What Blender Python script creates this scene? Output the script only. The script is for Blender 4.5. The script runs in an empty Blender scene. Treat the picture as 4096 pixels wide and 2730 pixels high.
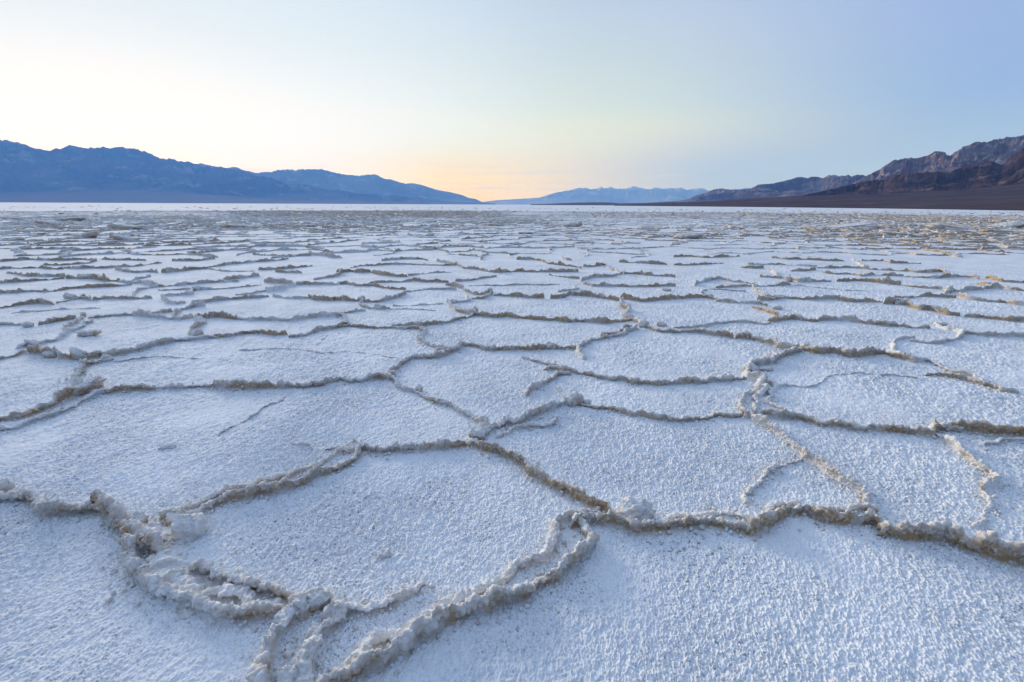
import bpy, math
import numpy as np
from mathutils import Matrix, Vector

# ------------------------------------------------------------------ scene, camera, sky, light
scene = bpy.context.scene
COL = scene.collection
R = math.radians
LENS, SENSOR = 17.0, 36.0
PITCH, ROLL, CAMH = R(15.76), R(0.26), 1.3
W0, H0 = 4096.0, 2730.0                      # size of the photograph
K = SENSOR / LENS / W0

fwd = np.array([0, math.cos(PITCH), -math.sin(PITCH)])
r0 = np.array([1.0, 0, 0]); u0 = np.cross(r0, fwd)
rgt = math.cos(ROLL) * r0 + math.sin(ROLL) * u0
upv = math.cos(ROLL) * u0 - math.sin(ROLL) * r0

cam = bpy.data.cameras.new('camera')
cam.lens, cam.sensor_width = LENS, SENSOR
cam.clip_start, cam.clip_end = 0.05, 90000
camo = bpy.data.objects.new('camera', cam); COL.objects.link(camo)
M = Matrix.Identity(4)
for i in range(3):
    M[i][0], M[i][1], M[i][2] = rgt[i], upv[i], -fwd[i]
M[2][3] = CAMH
camo.matrix_world = M
scene.cycles.volume_bounces = 3
scene.camera = camo

vs = scene.view_settings
vs.view_transform, vs.look, vs.exposure, vs.gamma = 'Standard', 'None', 0.0, 1.0
vs.use_curve_mapping = False

SUN_AZ, SUN_EL = R(-38), R(15)               # where the glow of the set sun is; 0 = straight ahead, + = right
GAIN_BEHIND = 1.0


def nn(nt, t, **kw):
    n = nt.nodes.new(t)
    for k, v in kw.items():
        setattr(n, k, v)
    return n


def mth(nt, op, a, b=None, c=None, clamp=False):
    n = nn(nt, 'ShaderNodeMath', operation=op); n.use_clamp = clamp
    for i, v in enumerate((a, b, c)):
        if v is None: continue
        if isinstance(v, (int, float)): n.inputs[i].default_value = v
        else: nt.links.new(v, n.inputs[i])
    return n.outputs[0]


def mixc(nt, fac, a, b, blend='MIX'):
    n = nn(nt, 'ShaderNodeMix', data_type='RGBA', blend_type=blend)
    for i, v in ((0, fac), (6, a), (7, b)):
        if isinstance(v, (int, float)): n.inputs[i].default_value = v
        elif isinstance(v, (tuple, list)): n.inputs[i].default_value = tuple(v) + ((1,) if len(v) == 3 else ())
        else: nt.links.new(v, n.inputs[i])
    return n.outputs[2]


def ramp(nt, fac, stops, half=.5):
    n = nn(nt, 'ShaderNodeValToRGB')
    e = n.color_ramp.elements
    while len(e) < len(stops): e.new(0.5)
    for el, (p, c) in zip(e, stops):
        el.position = p; el.color = tuple(v * half for v in c) + (1,)
    nt.links.new(fac, n.inputs[0])
    return n.outputs[0]


def smooth01(nt, x, a, b):
    n = nn(nt, 'ShaderNodeMapRange', interpolation_type='SMOOTHSTEP')
    nt.links.new(x, n.inputs[0]); n.inputs[1].default_value = a; n.inputs[2].default_value = b
    return n.outputs[0]


world = bpy.data.worlds.new('World'); scene.world = world
world.use_nodes = True
nt = world.node_tree; nt.nodes.clear()
out = nn(nt, 'ShaderNodeOutputWorld'); bg = nn(nt, 'ShaderNodeBackground')
nt.links.new(bg.outputs[0], out.inputs[0])
tc = nn(nt, 'ShaderNodeTexCoord')
sep = nn(nt, 'ShaderNodeSeparateXYZ'); nt.links.new(tc.outputs['Generated'], sep.inputs[0])
el_ = mth(nt, 'DIVIDE', mth(nt, 'ARCSINE', sep.outputs[2]), math.pi / 2, clamp=True)
hl = mth(nt, 'SQRT', mth(nt, 'ADD', mth(nt, 'MULTIPLY', sep.outputs[0], sep.outputs[0]),
                         mth(nt, 'ADD', mth(nt, 'MULTIPLY', sep.outputs[1], sep.outputs[1]), 1e-6)))
cs = mth(nt, 'DIVIDE', mth(nt, 'ADD', mth(nt, 'MULTIPLY', sep.outputs[0], math.sin(SUN_AZ)),
                           mth(nt, 'MULTIPLY', sep.outputs[1], math.cos(SUN_AZ))), hl)   # 1 towards the set sun
D = 1 / 90.0
ZEN = (0.56, 0.72, 1.0)
sunr = ramp(nt, el_, [(0, (.94, 1.16, 1.55)), (4*D, (.92, 1.09, 1.35)), (9*D, (.90, .98, 1.02)), (15*D, (.74, .86, .93)),
                      (28*D, (.58, .70, .90)), (1, ZEN)])
midr = ramp(nt, el_, [(0, (1.15, .86, .0)), (3*D, (1.10, .92, .03)), (6*D, (.86, .88, .50)), (10*D, (.64, .76, .68)),
                      (19*D, (.50, .61, .76)), (30*D, (.46, .58, .84)), (1, ZEN)])
awayr = ramp(nt, el_, [(0, (.46, .58, .50)), (4*D, (.35, .49, .62)), (9*D, (.28, .43, .72)), (15*D, (.31, .43, .75)),
                       (30*D, (.34, .485, .80)), (1, ZEN)])
lowf = smooth01(nt, el_, .10, .03)
fac = mth(nt, 'ADD', mth(nt, 'MULTIPLY', lowf, smooth01(nt, cs, .46, .93)),
          mth(nt, 'MULTIPLY', mth(nt, 'SUBTRACT', 1.0, lowf), smooth01(nt, cs, .14, .74)))
skyc = mixc(nt, fac, awayr, midr)
fac = mth(nt, 'ADD', mth(nt, 'MULTIPLY', lowf, smooth01(nt, cs, .84, .988)),
          mth(nt, 'MULTIPLY', mth(nt, 'SUBTRACT', 1.0, lowf), smooth01(nt, cs, .66, 1.0)))
skyc = mixc(nt, fac, skyc, sunr)
# the sky opposite the set sun is the darker side
opp = mth(nt, 'MULTIPLY', smooth01(nt, cs, .05, -.55), smooth01(nt, el_, .85, .35))
skyc = mixc(nt, mth(nt, 'MULTIPLY', opp, .60), skyc, (.03, .045, .09))
# thin streaks of cloud low over the far gap
mp = nn(nt, 'ShaderNodeMapping'); mp.inputs['Scale'].default_value = (5, 5, 110)
nt.links.new(tc.outputs['Generated'], mp.inputs[0])
nz = nn(nt, 'ShaderNodeTexNoise'); nz.inputs['Scale'].default_value = 1.0; nz.inputs['Detail'].default_value = 4
nt.links.new(mp.outputs[0], nz.inputs[0])
band = mth(nt, 'MULTIPLY', smooth01(nt, el_, 0.062, 0.03), smooth01(nt, cs, .45, .65))
cl = mth(nt, 'MULTIPLY', mth(nt, 'MULTIPLY', smooth01(nt, nz.outputs[0], .5, .68), band), .55)
skyc = mixc(nt, cl, skyc, (.33, .35, .37))
nish = nn(nt, 'ShaderNodeTexSky', sky_type='NISHITA')
nish.sun_disc = False; nish.sun_elevation = R(1.0); nish.sun_rotation = SUN_AZ
skyc = mixc(nt, 0.015, skyc, nish.outputs[0], 'ADD')
nt.links.new(skyc, bg.inputs[0]); bg.inputs[1].default_value = 2.0      # the ramps above hold half the radiance

sl = bpy.data.lights.new('sun', 'SUN'); sl.energy = 2.7; sl.angle = R(20); sl.color = (1, .93, .86)
so = bpy.data.objects.new('sun', sl); COL.objects.link(so)
sd = Vector((math.sin(SUN_AZ) * math.cos(SUN_EL), math.cos(SUN_AZ) * math.cos(SUN_EL), math.sin(SUN_EL)))
so.rotation_euler = sd.to_track_quat('Z', 'Y').to_euler()
so.location = (-20, 30, 20)

# ------------------------------------------------------------------ pixel <-> place
def pix_dir(px, py):
    px = np.asarray(px, float); py = np.asarray(py, float)
    X = (px - W0/2) * K; Y = -(py - H0/2) * K
    return fwd + X[..., None] * rgt + Y[..., None] * upv


def pix_ground(px, py, z=0.0):
    d = pix_dir(px, py)
    t = (z - CAMH) / d[..., 2]
    return d[..., :2] * t[..., None]


def ground_pix(x, y, z=0.0):
    p = np.stack([x, y, np.zeros_like(x) + z - CAMH], -1)
    dz = p @ fwd
    dz = np.where(dz < 1e-3, 1e-3, dz)
    return (p @ rgt) / dz / K + W0/2, -(p @ upv) / dz / K + H0/2

# ------------------------------------------------------------------ noise
def _h(ix, iy, iz, seed):
    h = (ix.astype(np.uint32) * np.uint32(374761393) + iy.astype(np.uint32) * np.uint32(668265263)
         + iz.astype(np.uint32) * np.uint32(2246822519) + np.uint32((seed * 3266489917) & 0xffffffff))
    h = (h ^ (h >> np.uint32(13))) * np.uint32(1274126177)
    h = (h ^ (h >> np.uint32(16))) * np.uint32(2654435761)
    return h ^ (h >> np.uint32(15))


def _f(h): return (h & np.uint32(0xffffff)).astype(np.float32) / np.float32(16777215)


def vn3(p, seed=0):
    """smooth value noise in -1..1"""
    i = np.floor(p); f = (p - i).astype(np.float32); i = i.astype(np.int64)
    f = f * f * f * (f * (f * 6 - 15) + 10)
    r = 0
    for dx in (0, 1):
        wx = f[..., 0] if dx else 1 - f[..., 0]
        for dy in (0, 1):
            wy = wx * (f[..., 1] if dy else 1 - f[..., 1])
            for dz in (0, 1):
                w = wy * (f[..., 2] if dz else 1 - f[..., 2])
                r = r + w * _f(_h(i[..., 0]+dx, i[..., 1]+dy, i[..., 2]+dz, seed))
    return r * 2 - 1


def vn2(p, seed=0):
    i = np.floor(p); f = (p - i).astype(np.float32); i = i.astype(np.int64)
    f = f * f * f * (f * (f * 6 - 15) + 10)
    z = np.zeros_like(i[..., 0]); r = 0
    for dx in (0, 1):
        wx = f[..., 0] if dx else 1 - f[..., 0]
        for dy in (0, 1):
            w = wx * (f[..., 1] if dy else 1 - f[..., 1])
            r = r + w * _f(_h(i[..., 0]+dx, i[..., 1]+dy, z, seed))
    return r * 2 - 1


def fbm(fn, p, octv=4, seed=0, gain=.5, lac=2.03):
    a, s, t = 1.0, 0, 0
    for o in range(octv):
        s = s + a * fn(p, seed + o * 17); t += a; a *= gain; p = p * lac + 11.3
    return s / t


def vn1(x, seed=0): return vn2(np.stack([x, np.zeros_like(x) + .37], -1), seed)


def worley3(p, seed=0):
    """distance to the nearest feature point"""
    i = np.floor(p).astype(np.int64); best = np.full(p.shape[:-1], 9.0, np.float32)
    for dx in (-1, 0, 1):
        for dy in (-1, 0, 1):
            for dz in (-1, 0, 1):
                cx, cy, cz = i[..., 0]+dx, i[..., 1]+dy, i[..., 2]+dz
                h = _h(cx, cy, cz, seed)
                fx = (h & np.uint32(1023)).astype(np.float32) / 1023
                fy = ((h >> np.uint32(10)) & np.uint32(1023)).astype(np.float32) / 1023
                fz = ((h >> np.uint32(20)) & np.uint32(1023)).astype(np.float32) / 1023
                d = (cx + fx - p[..., 0])**2 + (cy + fy - p[..., 1])**2 + (cz + fz - p[..., 2])**2
                best = np.minimum(best, d.astype(np.float32))
    return np.sqrt(best)


def worley2(p, seed=0):
    i = np.floor(p).astype(np.int64); best = np.full(p.shape[:-1], 9.0, np.float32); z = np.zeros_like(i[..., 0])
    for dx in (-1, 0, 1):
        for dy in (-1, 0, 1):
            cx, cy = i[..., 0]+dx, i[..., 1]+dy
            h = _h(cx, cy, z, seed)
            fx = (h & np.uint32(1023)).astype(np.float32) / 1023
            fy = ((h >> np.uint32(10)) & np.uint32(1023)).astype(np.float32) / 1023
            best = np.minimum(best, ((cx + fx - p[..., 0])**2 + (cy + fy - p[..., 1])**2).astype(np.float32))
    return np.sqrt(best)


def sstep(x, a, b):
    t = np.clip((x - a) / (b - a), 0, 1); return t * t * (3 - 2 * t)

# ------------------------------------------------------------------ mesh helpers
def mesh_from(name, V, F, mat, attrs=None, smooth=True, parent=None, loc=None):
    V = np.asarray(V, np.float32).reshape(-1, 3)
    if loc is not None: V = V - np.asarray(loc, np.float32)
    F = np.asarray(F, np.int32)
    me = bpy.data.meshes.new(name)
    me.vertices.add(len(V)); me.vertices.foreach_set('co', V.ravel())
    n, k = F.shape
    me.loops.add(n * k); me.loops.foreach_set('vertex_index', F.ravel())
    me.polygons.add(n); me.polygons.foreach_set('loop_start', np.arange(0, n * k, k, dtype=np.int32))
    if smooth: me.polygons.foreach_set('use_smooth', np.ones(n, bool))
    for an, av in (attrs or {}).items():
        a = me.attributes.new(an, 'FLOAT', 'POINT'); a.data.foreach_set('value', np.asarray(av, np.float32).ravel())
    me.update(); me.validate()
    me.materials.append(mat)
    o = bpy.data.objects.new(name, me); COL.objects.link(o)
    if loc is not None: o.location = tuple(float(v) for v in loc)
    if parent is not None:
        o.parent = parent
        o.matrix_parent_inverse = Matrix.Translation(-Vector(parent.location))
    return o


def gridF(n, m, off=0):
    a = (np.arange(n - 1)[:, None] * m + np.arange(m - 1)[None, :]).ravel() + off
    return np.stack([a, a + 1, a + m + 1, a + m], -1)


def tag(o, label=None, cat=None, group=None, kind=None):
    if label: o['label'] = label
    if cat: o['category'] = cat
    if group: o['group'] = group
    if kind: o['kind'] = kind

# ------------------------------------------------------------------ materials
def new_mat(name):
    m = bpy.data.materials.new(name); m.use_nodes = True
    t = m.node_tree; b = t.nodes['Principled BSDF']
    b.inputs['Roughness'].default_value = 1.0
    b.inputs['Specular IOR Level'].default_value = .12
    return m, t, b


def noise(nt, scale, detail=4, rough=.55, vec=None):
    n = nn(nt, 'ShaderNodeTexNoise'); n.inputs['Scale'].default_value = scale
    n.inputs['Detail'].default_value = detail; n.inputs['Roughness'].default_value = rough
    if vec is None:
        g = nn(nt, 'ShaderNodeNewGeometry'); vec = g.outputs['Position']
    nt.links.new(vec, n.inputs['Vector'])
    return n.outputs['Fac']


def bump(nt, b, h, strength, dist):
    n = nn(nt, 'ShaderNodeBump'); n.inputs['Strength'].default_value = strength; n.inputs['Distance'].default_value = dist
    nt.links.new(h, n.inputs['Height']); nt.links.new(n.outputs[0], b.inputs['Normal'])


def attr(nt, name):
    a = nn(nt, 'ShaderNodeAttribute'); a.attribute_name = name; return a.outputs['Fac']


# salt ground
m_ground, t, b = new_mat('salt_crust')
mud = attr(t, 'mud')
c = mixc(t, smooth01(t, noise(t, 1.1, 5), .42, .66), (.82, .84, .86), (.74, .77, .80))
c = mixc(t, mth(t, 'MULTIPLY', smooth01(t, noise(t, .045, 5, .6), .38, .62), .5), c, (.60, .63, .67))
patch = smooth01(t, noise(t, 2.0, 5, .6), .36, .62)
grain = smooth01(t, noise(t, 120, 3, .75), .46, .68)
c = mixc(t, mth(t, 'MULTIPLY', grain, mth(t, 'MULTIPLY_ADD', patch, .55, .16)), c, (.22, .24, .27))
pit_dark = mth(t, 'MULTIPLY', smooth01(t, noise(t, 62, 4, .7), .56, .66), patch)  # shaded darkness of small pits put into the colour as specks
c = mixc(t, mth(t, 'MULTIPLY', pit_dark, .9), c, (.13, .14, .155))
spark = smooth01(t, noise(t, 190, 2, .6), .58, .70)
c = mixc(t, mth(t, 'MULTIPLY', spark, .6), c, (.90, .91, .93))
c = mixc(t, mud, c, mixc(t, noise(t, 3, 4), (.30, .27, .22), (.50, .49, .46)))
t.links.new(c, b.inputs['Base Color'])
bump(t, b, noise(t, 260, 3, .7), .35, .004)

# ridge salt
m_ridge, t, b = new_mat('ridge_salt')
mud = attr(t, 'mud')
n1 = noise(t, 22, 5, .6)
c = mixc(t, smooth01(t, n1, .40, .65), (.78, .78, .78), (.64, .61, .57))
c = mixc(t, mth(t, 'MULTIPLY', smooth01(t, noise(t, 110, 3, .7), .5, .7), .45), c, (.42, .40, .38))
tan = mixc(t, smooth01(t, noise(t, 9, 4), .38, .62), (.43, .285, .145), (.36, .285, .21))
tan = mixc(t, mth(t, 'MULTIPLY', smooth01(t, noise(t, 55, 5, .7), .48, .61), .80), tan, (.64, .60, .56))
c = mixc(t, mth(t, 'MULTIPLY', mud, 1.0, clamp=True), c, tan)
t.links.new(c, b.inputs['Base Color'])
bump(t, b, noise(t, 230, 3, .7), .5, .004)

# ------------------------------------------------------------------ the salt ground: one sheet to the horizon
def make_ground():
    a_f = np.radians(np.linspace(-58, 58, 1900))
    a_c = np.radians(np.linspace(58, 302, 123))[1:-1]
    az = np.concatenate([a_f, a_c]); az = np.append(az, az[0] + 2*math.pi)
    r = [0.02, .1, .2, .3, .4, .5, .6, .7, .78]
    while r[-1] < 12800:
        x = r[-1]; r.append(x + max(.0029, .00056 * x * x) if x < 17 else x * (1.0085 if x < 120 else 1.06))
    r[-1] = 12800.0; r = np.array(r)
    A, Rr = np.meshgrid(az, r)
    x = Rr * np.sin(A); y = Rr * np.cos(A)
    P = np.stack([x, y], -1)
    # grains stretched by the wind along one bearing
    wd = R(16); ca, sa = math.cos(wd), math.sin(wd)
    along = x * sa + y * ca; across = x * ca - y * sa
    Q = np.stack([across, along * .62], -1)
    fade = sstep(Rr, 20, 8)
    z = np.zeros_like(x)
    near = r < 20
    q = Q[near]; f = fade[near]
    wob = q + .006 * np.stack([vn2(q * 60, 5), vn2(q * 60, 6)], -1)
    amp = .75 + .6 * fbm(vn2, P[near] * 1.7, 3, 31)
    amp = np.clip(amp, .3, 1.5)
    b1 = fbm(vn2, wob * 56, 3, 1, .65)
    w1 = worley2(wob * 100, 3)
    z[near] = f * amp * (.0084 * b1 + .0072 * (.5 - w1) + .0065 * (.5 - worley2(wob * 185, 4)) + .0030 * vn2(q * 200, 9))
    z[near] += f * amp * sstep(Rr[near], 1.6, 4.0) * .0085 * fbm(vn2, q * np.array([20, 26]), 3, 13, .6)
    z += np.where(Rr < 200, .010 * fbm(vn2, P * 1.3, 3, 41), 0) * sstep(Rr, 120, 10)
    z[0] = z[0].mean()
    # tan broken ground
    px, py = ground_pix(x, y)
    n = fbm(vn2, P * .12, 3, 71)
    m = rough_mask(px, py) * sstep(n + .45 * vn2(P * .6, 73), -.35, .4)
    m = np.where(y > 3, m, 0) * .55
    V = np.stack([x, y, z], -1)
    o = mesh_from('ground', V, gridF(len(r), len(az))[:, ::-1], m_ground, {'mud': m})
    tag(o, 'flat white salt pan with a grainy frosted crust', None, kind='structure')
    return o


def rough_mask(px, py):
    """where the crust is broken and tan (0..1), given in the photograph's pixels but laid out on the ground once"""
    yr = 845 + (px - 3200) * .018
    a = sstep(px, 3000, 3700) * sstep(py, yr, yr + 22) * (1 - sstep(py, 930 + (px - 3200) * .03, 985))
    bnd = sstep(px, 800, 1150) * (1 - sstep(px, 1850, 2100)) * sstep(py, 840, 848) * (1 - sstep(py, 866, 876))
    c_ = .35 * sstep(px, 2050, 2600) * sstep(py, 845, 852) * (1 - sstep(py, 862, 880))
    return np.clip(a + .8 * bnd + c_, 0, 1)


make_ground()

# ------------------------------------------------------------------ ridges
PROF = np.array([(-1.5, -.14), (-1.1, .05), (-.78, .24), (-.50, .55), (-.30, .86), (-.08, 1.0), (.16, .97), (.36, .80),
                 (.36, .60), (.16, .40), (.16, .16), (.44, .02), (.9, -.16)])
PMUD = np.array([0, 0, 0, .05, .12, .2, .5, .9, 1, 1, .95, .45, .0])
_pl = np.concatenate([[0], np.cumsum(np.hypot(*np.diff(PROF, axis=0).T))]); _pl /= _pl[-1]


SPIKE = 0.0


def ridge_geo(pts, h, w, mudv, seed, ds, Mq, detail=2, end=.55):
    """one crusty pressure ridge along pts (n x 2, metres): grid of vertices and a mud value for each"""
    pts = np.asarray(pts, float)
    if end > .3:                                      # run a little past each end and dive under the crust there
        a_, b_ = pts[0] - pts[1], pts[-1] - pts[-2]
        pts = np.concatenate([[pts[0] + a_ / (np.hypot(*a_) + 1e-6) * .8 * w], pts, [pts[-1] + b_ / (np.hypot(*b_) + 1e-6) * .8 * w]])
    L = np.concatenate([[0], np.cumsum(np.hypot(*np.diff(pts, axis=0).T))])
    n = max(6, int(L[-1] / ds) + 1)
    s = np.linspace(0, L[-1], n)
    P = np.stack([np.interp(s, L, pts[:, 0]), np.interp(s, L, pts[:, 1])], -1)
    kz = max(1, int(.045 / (s[1] - s[0])))          # round the corners a little
    if kz > 1 and n > 2 * kz:
        ker = np.hanning(2 * kz + 1); ker /= ker.sum()
        for k in range(2):
            P[:, k] = np.convolve(np.pad(P[:, k], kz, mode='edge'), ker, 'valid')
    so = s + seed * 7.31
    T = np.gradient(P, axis=0); T /= np.linalg.norm(T, axis=1, keepdims=True) + 1e-9
    N = np.stack([T[:, 1], -T[:, 0]], -1)
    toward = -(N * P).sum(1)                          # face side looks back at the near side
    sg = 1.0 if toward.mean() > 0 else -1.0
    N = N * sg
    w_ = max(w, .034)
    wig = .55 * w_ * vn1(so / .11, seed) + .35 * w_ * vn1(so / .04, seed + 1)
    thin = h < .021
    if thin: mudv = 0.0; h = h * .9; w = w * 1.25
    w = w * .74; h = h * 1.12
    P = P + N * wig[:, None]
    e = np.minimum(s, L[-1] - s)
    tp = sstep(e, -.3 * w, 1.2 * w)
    hh = h * tp * np.clip(.82 + .42 * vn1(so / .16, seed + 2) + .24 * vn1(so / .055, seed + 3) + .20 * vn1(so / .021, seed + 13)
                          + SPIKE * (.5 * vn1(so / .23, seed + 14) + 1.6 * np.clip(vn1(so / .10, seed + 15) - .45, 0, 1)), .22, 2.4)
    if thin: hh = hh * np.clip(.85 + .6 * vn1(so / .07, seed + 21) + .4 * vn1(so / .022, seed + 22), .25, 1.4)
    ww = w * tp * np.clip(1 + .35 * vn1(so / .13, seed + 4), .55, 1.5)
    ov = .55 + .75 * vn1(so / .14, seed + 5)          # how far the lip hangs over
    q = np.linspace(0, 1, Mq)
    pu = np.interp(q, _pl, PROF[:, 0]); pz = np.interp(q, _pl, PROF[:, 1]); pm = np.interp(q, _pl, PMUD)
    lip = np.interp(q, _pl, [0, 0, 0, .05, .2, .5, .85, 1, .8, .15, 0, 0, 0])
    U = ww[:, None] * (pu[None] + np.clip(ov, -.2, 1.2)[:, None] * lip[None] * .55)
    Z = np.where(pz[None] > 0, hh[:, None] * pz[None], np.maximum(h, .03) * pz[None] * .9)
    Z = Z - .012 * (1 - sstep(e, 0, .8 * w))[:, None]
    V = np.concatenate([P[:, None, :] + N[:, None, :] * U[..., None], Z[..., None]], -1)
    # lumpy, granular surface
    A = np.gradient(V, axis=0); B = np.gradient(V, axis=1)
    nr = np.cross(A, B); nr /= np.linalg.norm(nr, axis=-1, keepdims=True) + 1e-9
    if nr[..., 2].mean() < 0: nr = -nr
    core = np.interp(q, _pl, [.1, .3, .55, .85, 1, 1, 1, 1, 1, .8, .6, .35, .15])[None]
    d = .15 * h * fbm(vn3, V / (.045 + .3 * h), 3, seed)
    if detail >= 1:
        d = d + np.minimum(.012, .26 * h) * fbm(vn3, V / .024, 3, seed + 9, .65)
    if detail >= 2:
        wv = V + .004 * vn3(V / .012, seed + 3)[..., None]
        d = d + np.minimum(.012, .26 * h) * (.55 - worley3(wv / .0165, 4)) * 1.35
        d = d + .0055 * (.5 - worley3(wv / .0085, 5)) + .0025 * vn3(V / .006, seed + 4)
    V = V + nr * (d * core)[..., None]
    mv = pm[None] * np.clip(.12 + 1.55 * mudv + .8 * vn1(so / .18, seed + 6)[:, None]
                            + .5 * vn3(V / .05, seed + 7), 0, 1.2) * min(1, .25 + 1.1 * mudv)
    mv = mv + .9 * mudv * np.clip(vn3(V / .09, seed + 8) - .25 + .4 * (mudv - .4), 0, 1) * core
    return V, np.clip(mv, 0, 1)


REG = {'BL': (0, 1700, 1400/2131), 'BC': (1300, 1700, 1400/2131), 'BR': (2696, 1700, 1400/2131),
       'L': (0, 1100, .595), 'C': (1300, 1100, .595), 'R': (2696, 1100, .595),
       'ML': (0, 780, .595), 'MC': (1300, 780, .595), 'MR': (2696, 780, .595)}


def tr(txt):
    """'BL 1,2 3,4 BC 5,6' -> pixels of the photograph"""
    o = []; reg = None
    for w in txt.split():
        if w in REG: reg = REG[w]; continue
        a, b_ = w.split(','); o.append((reg[0] + float(a) * reg[2], reg[1] + float(b_) * reg[2]))
    return np.array(o)


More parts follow.
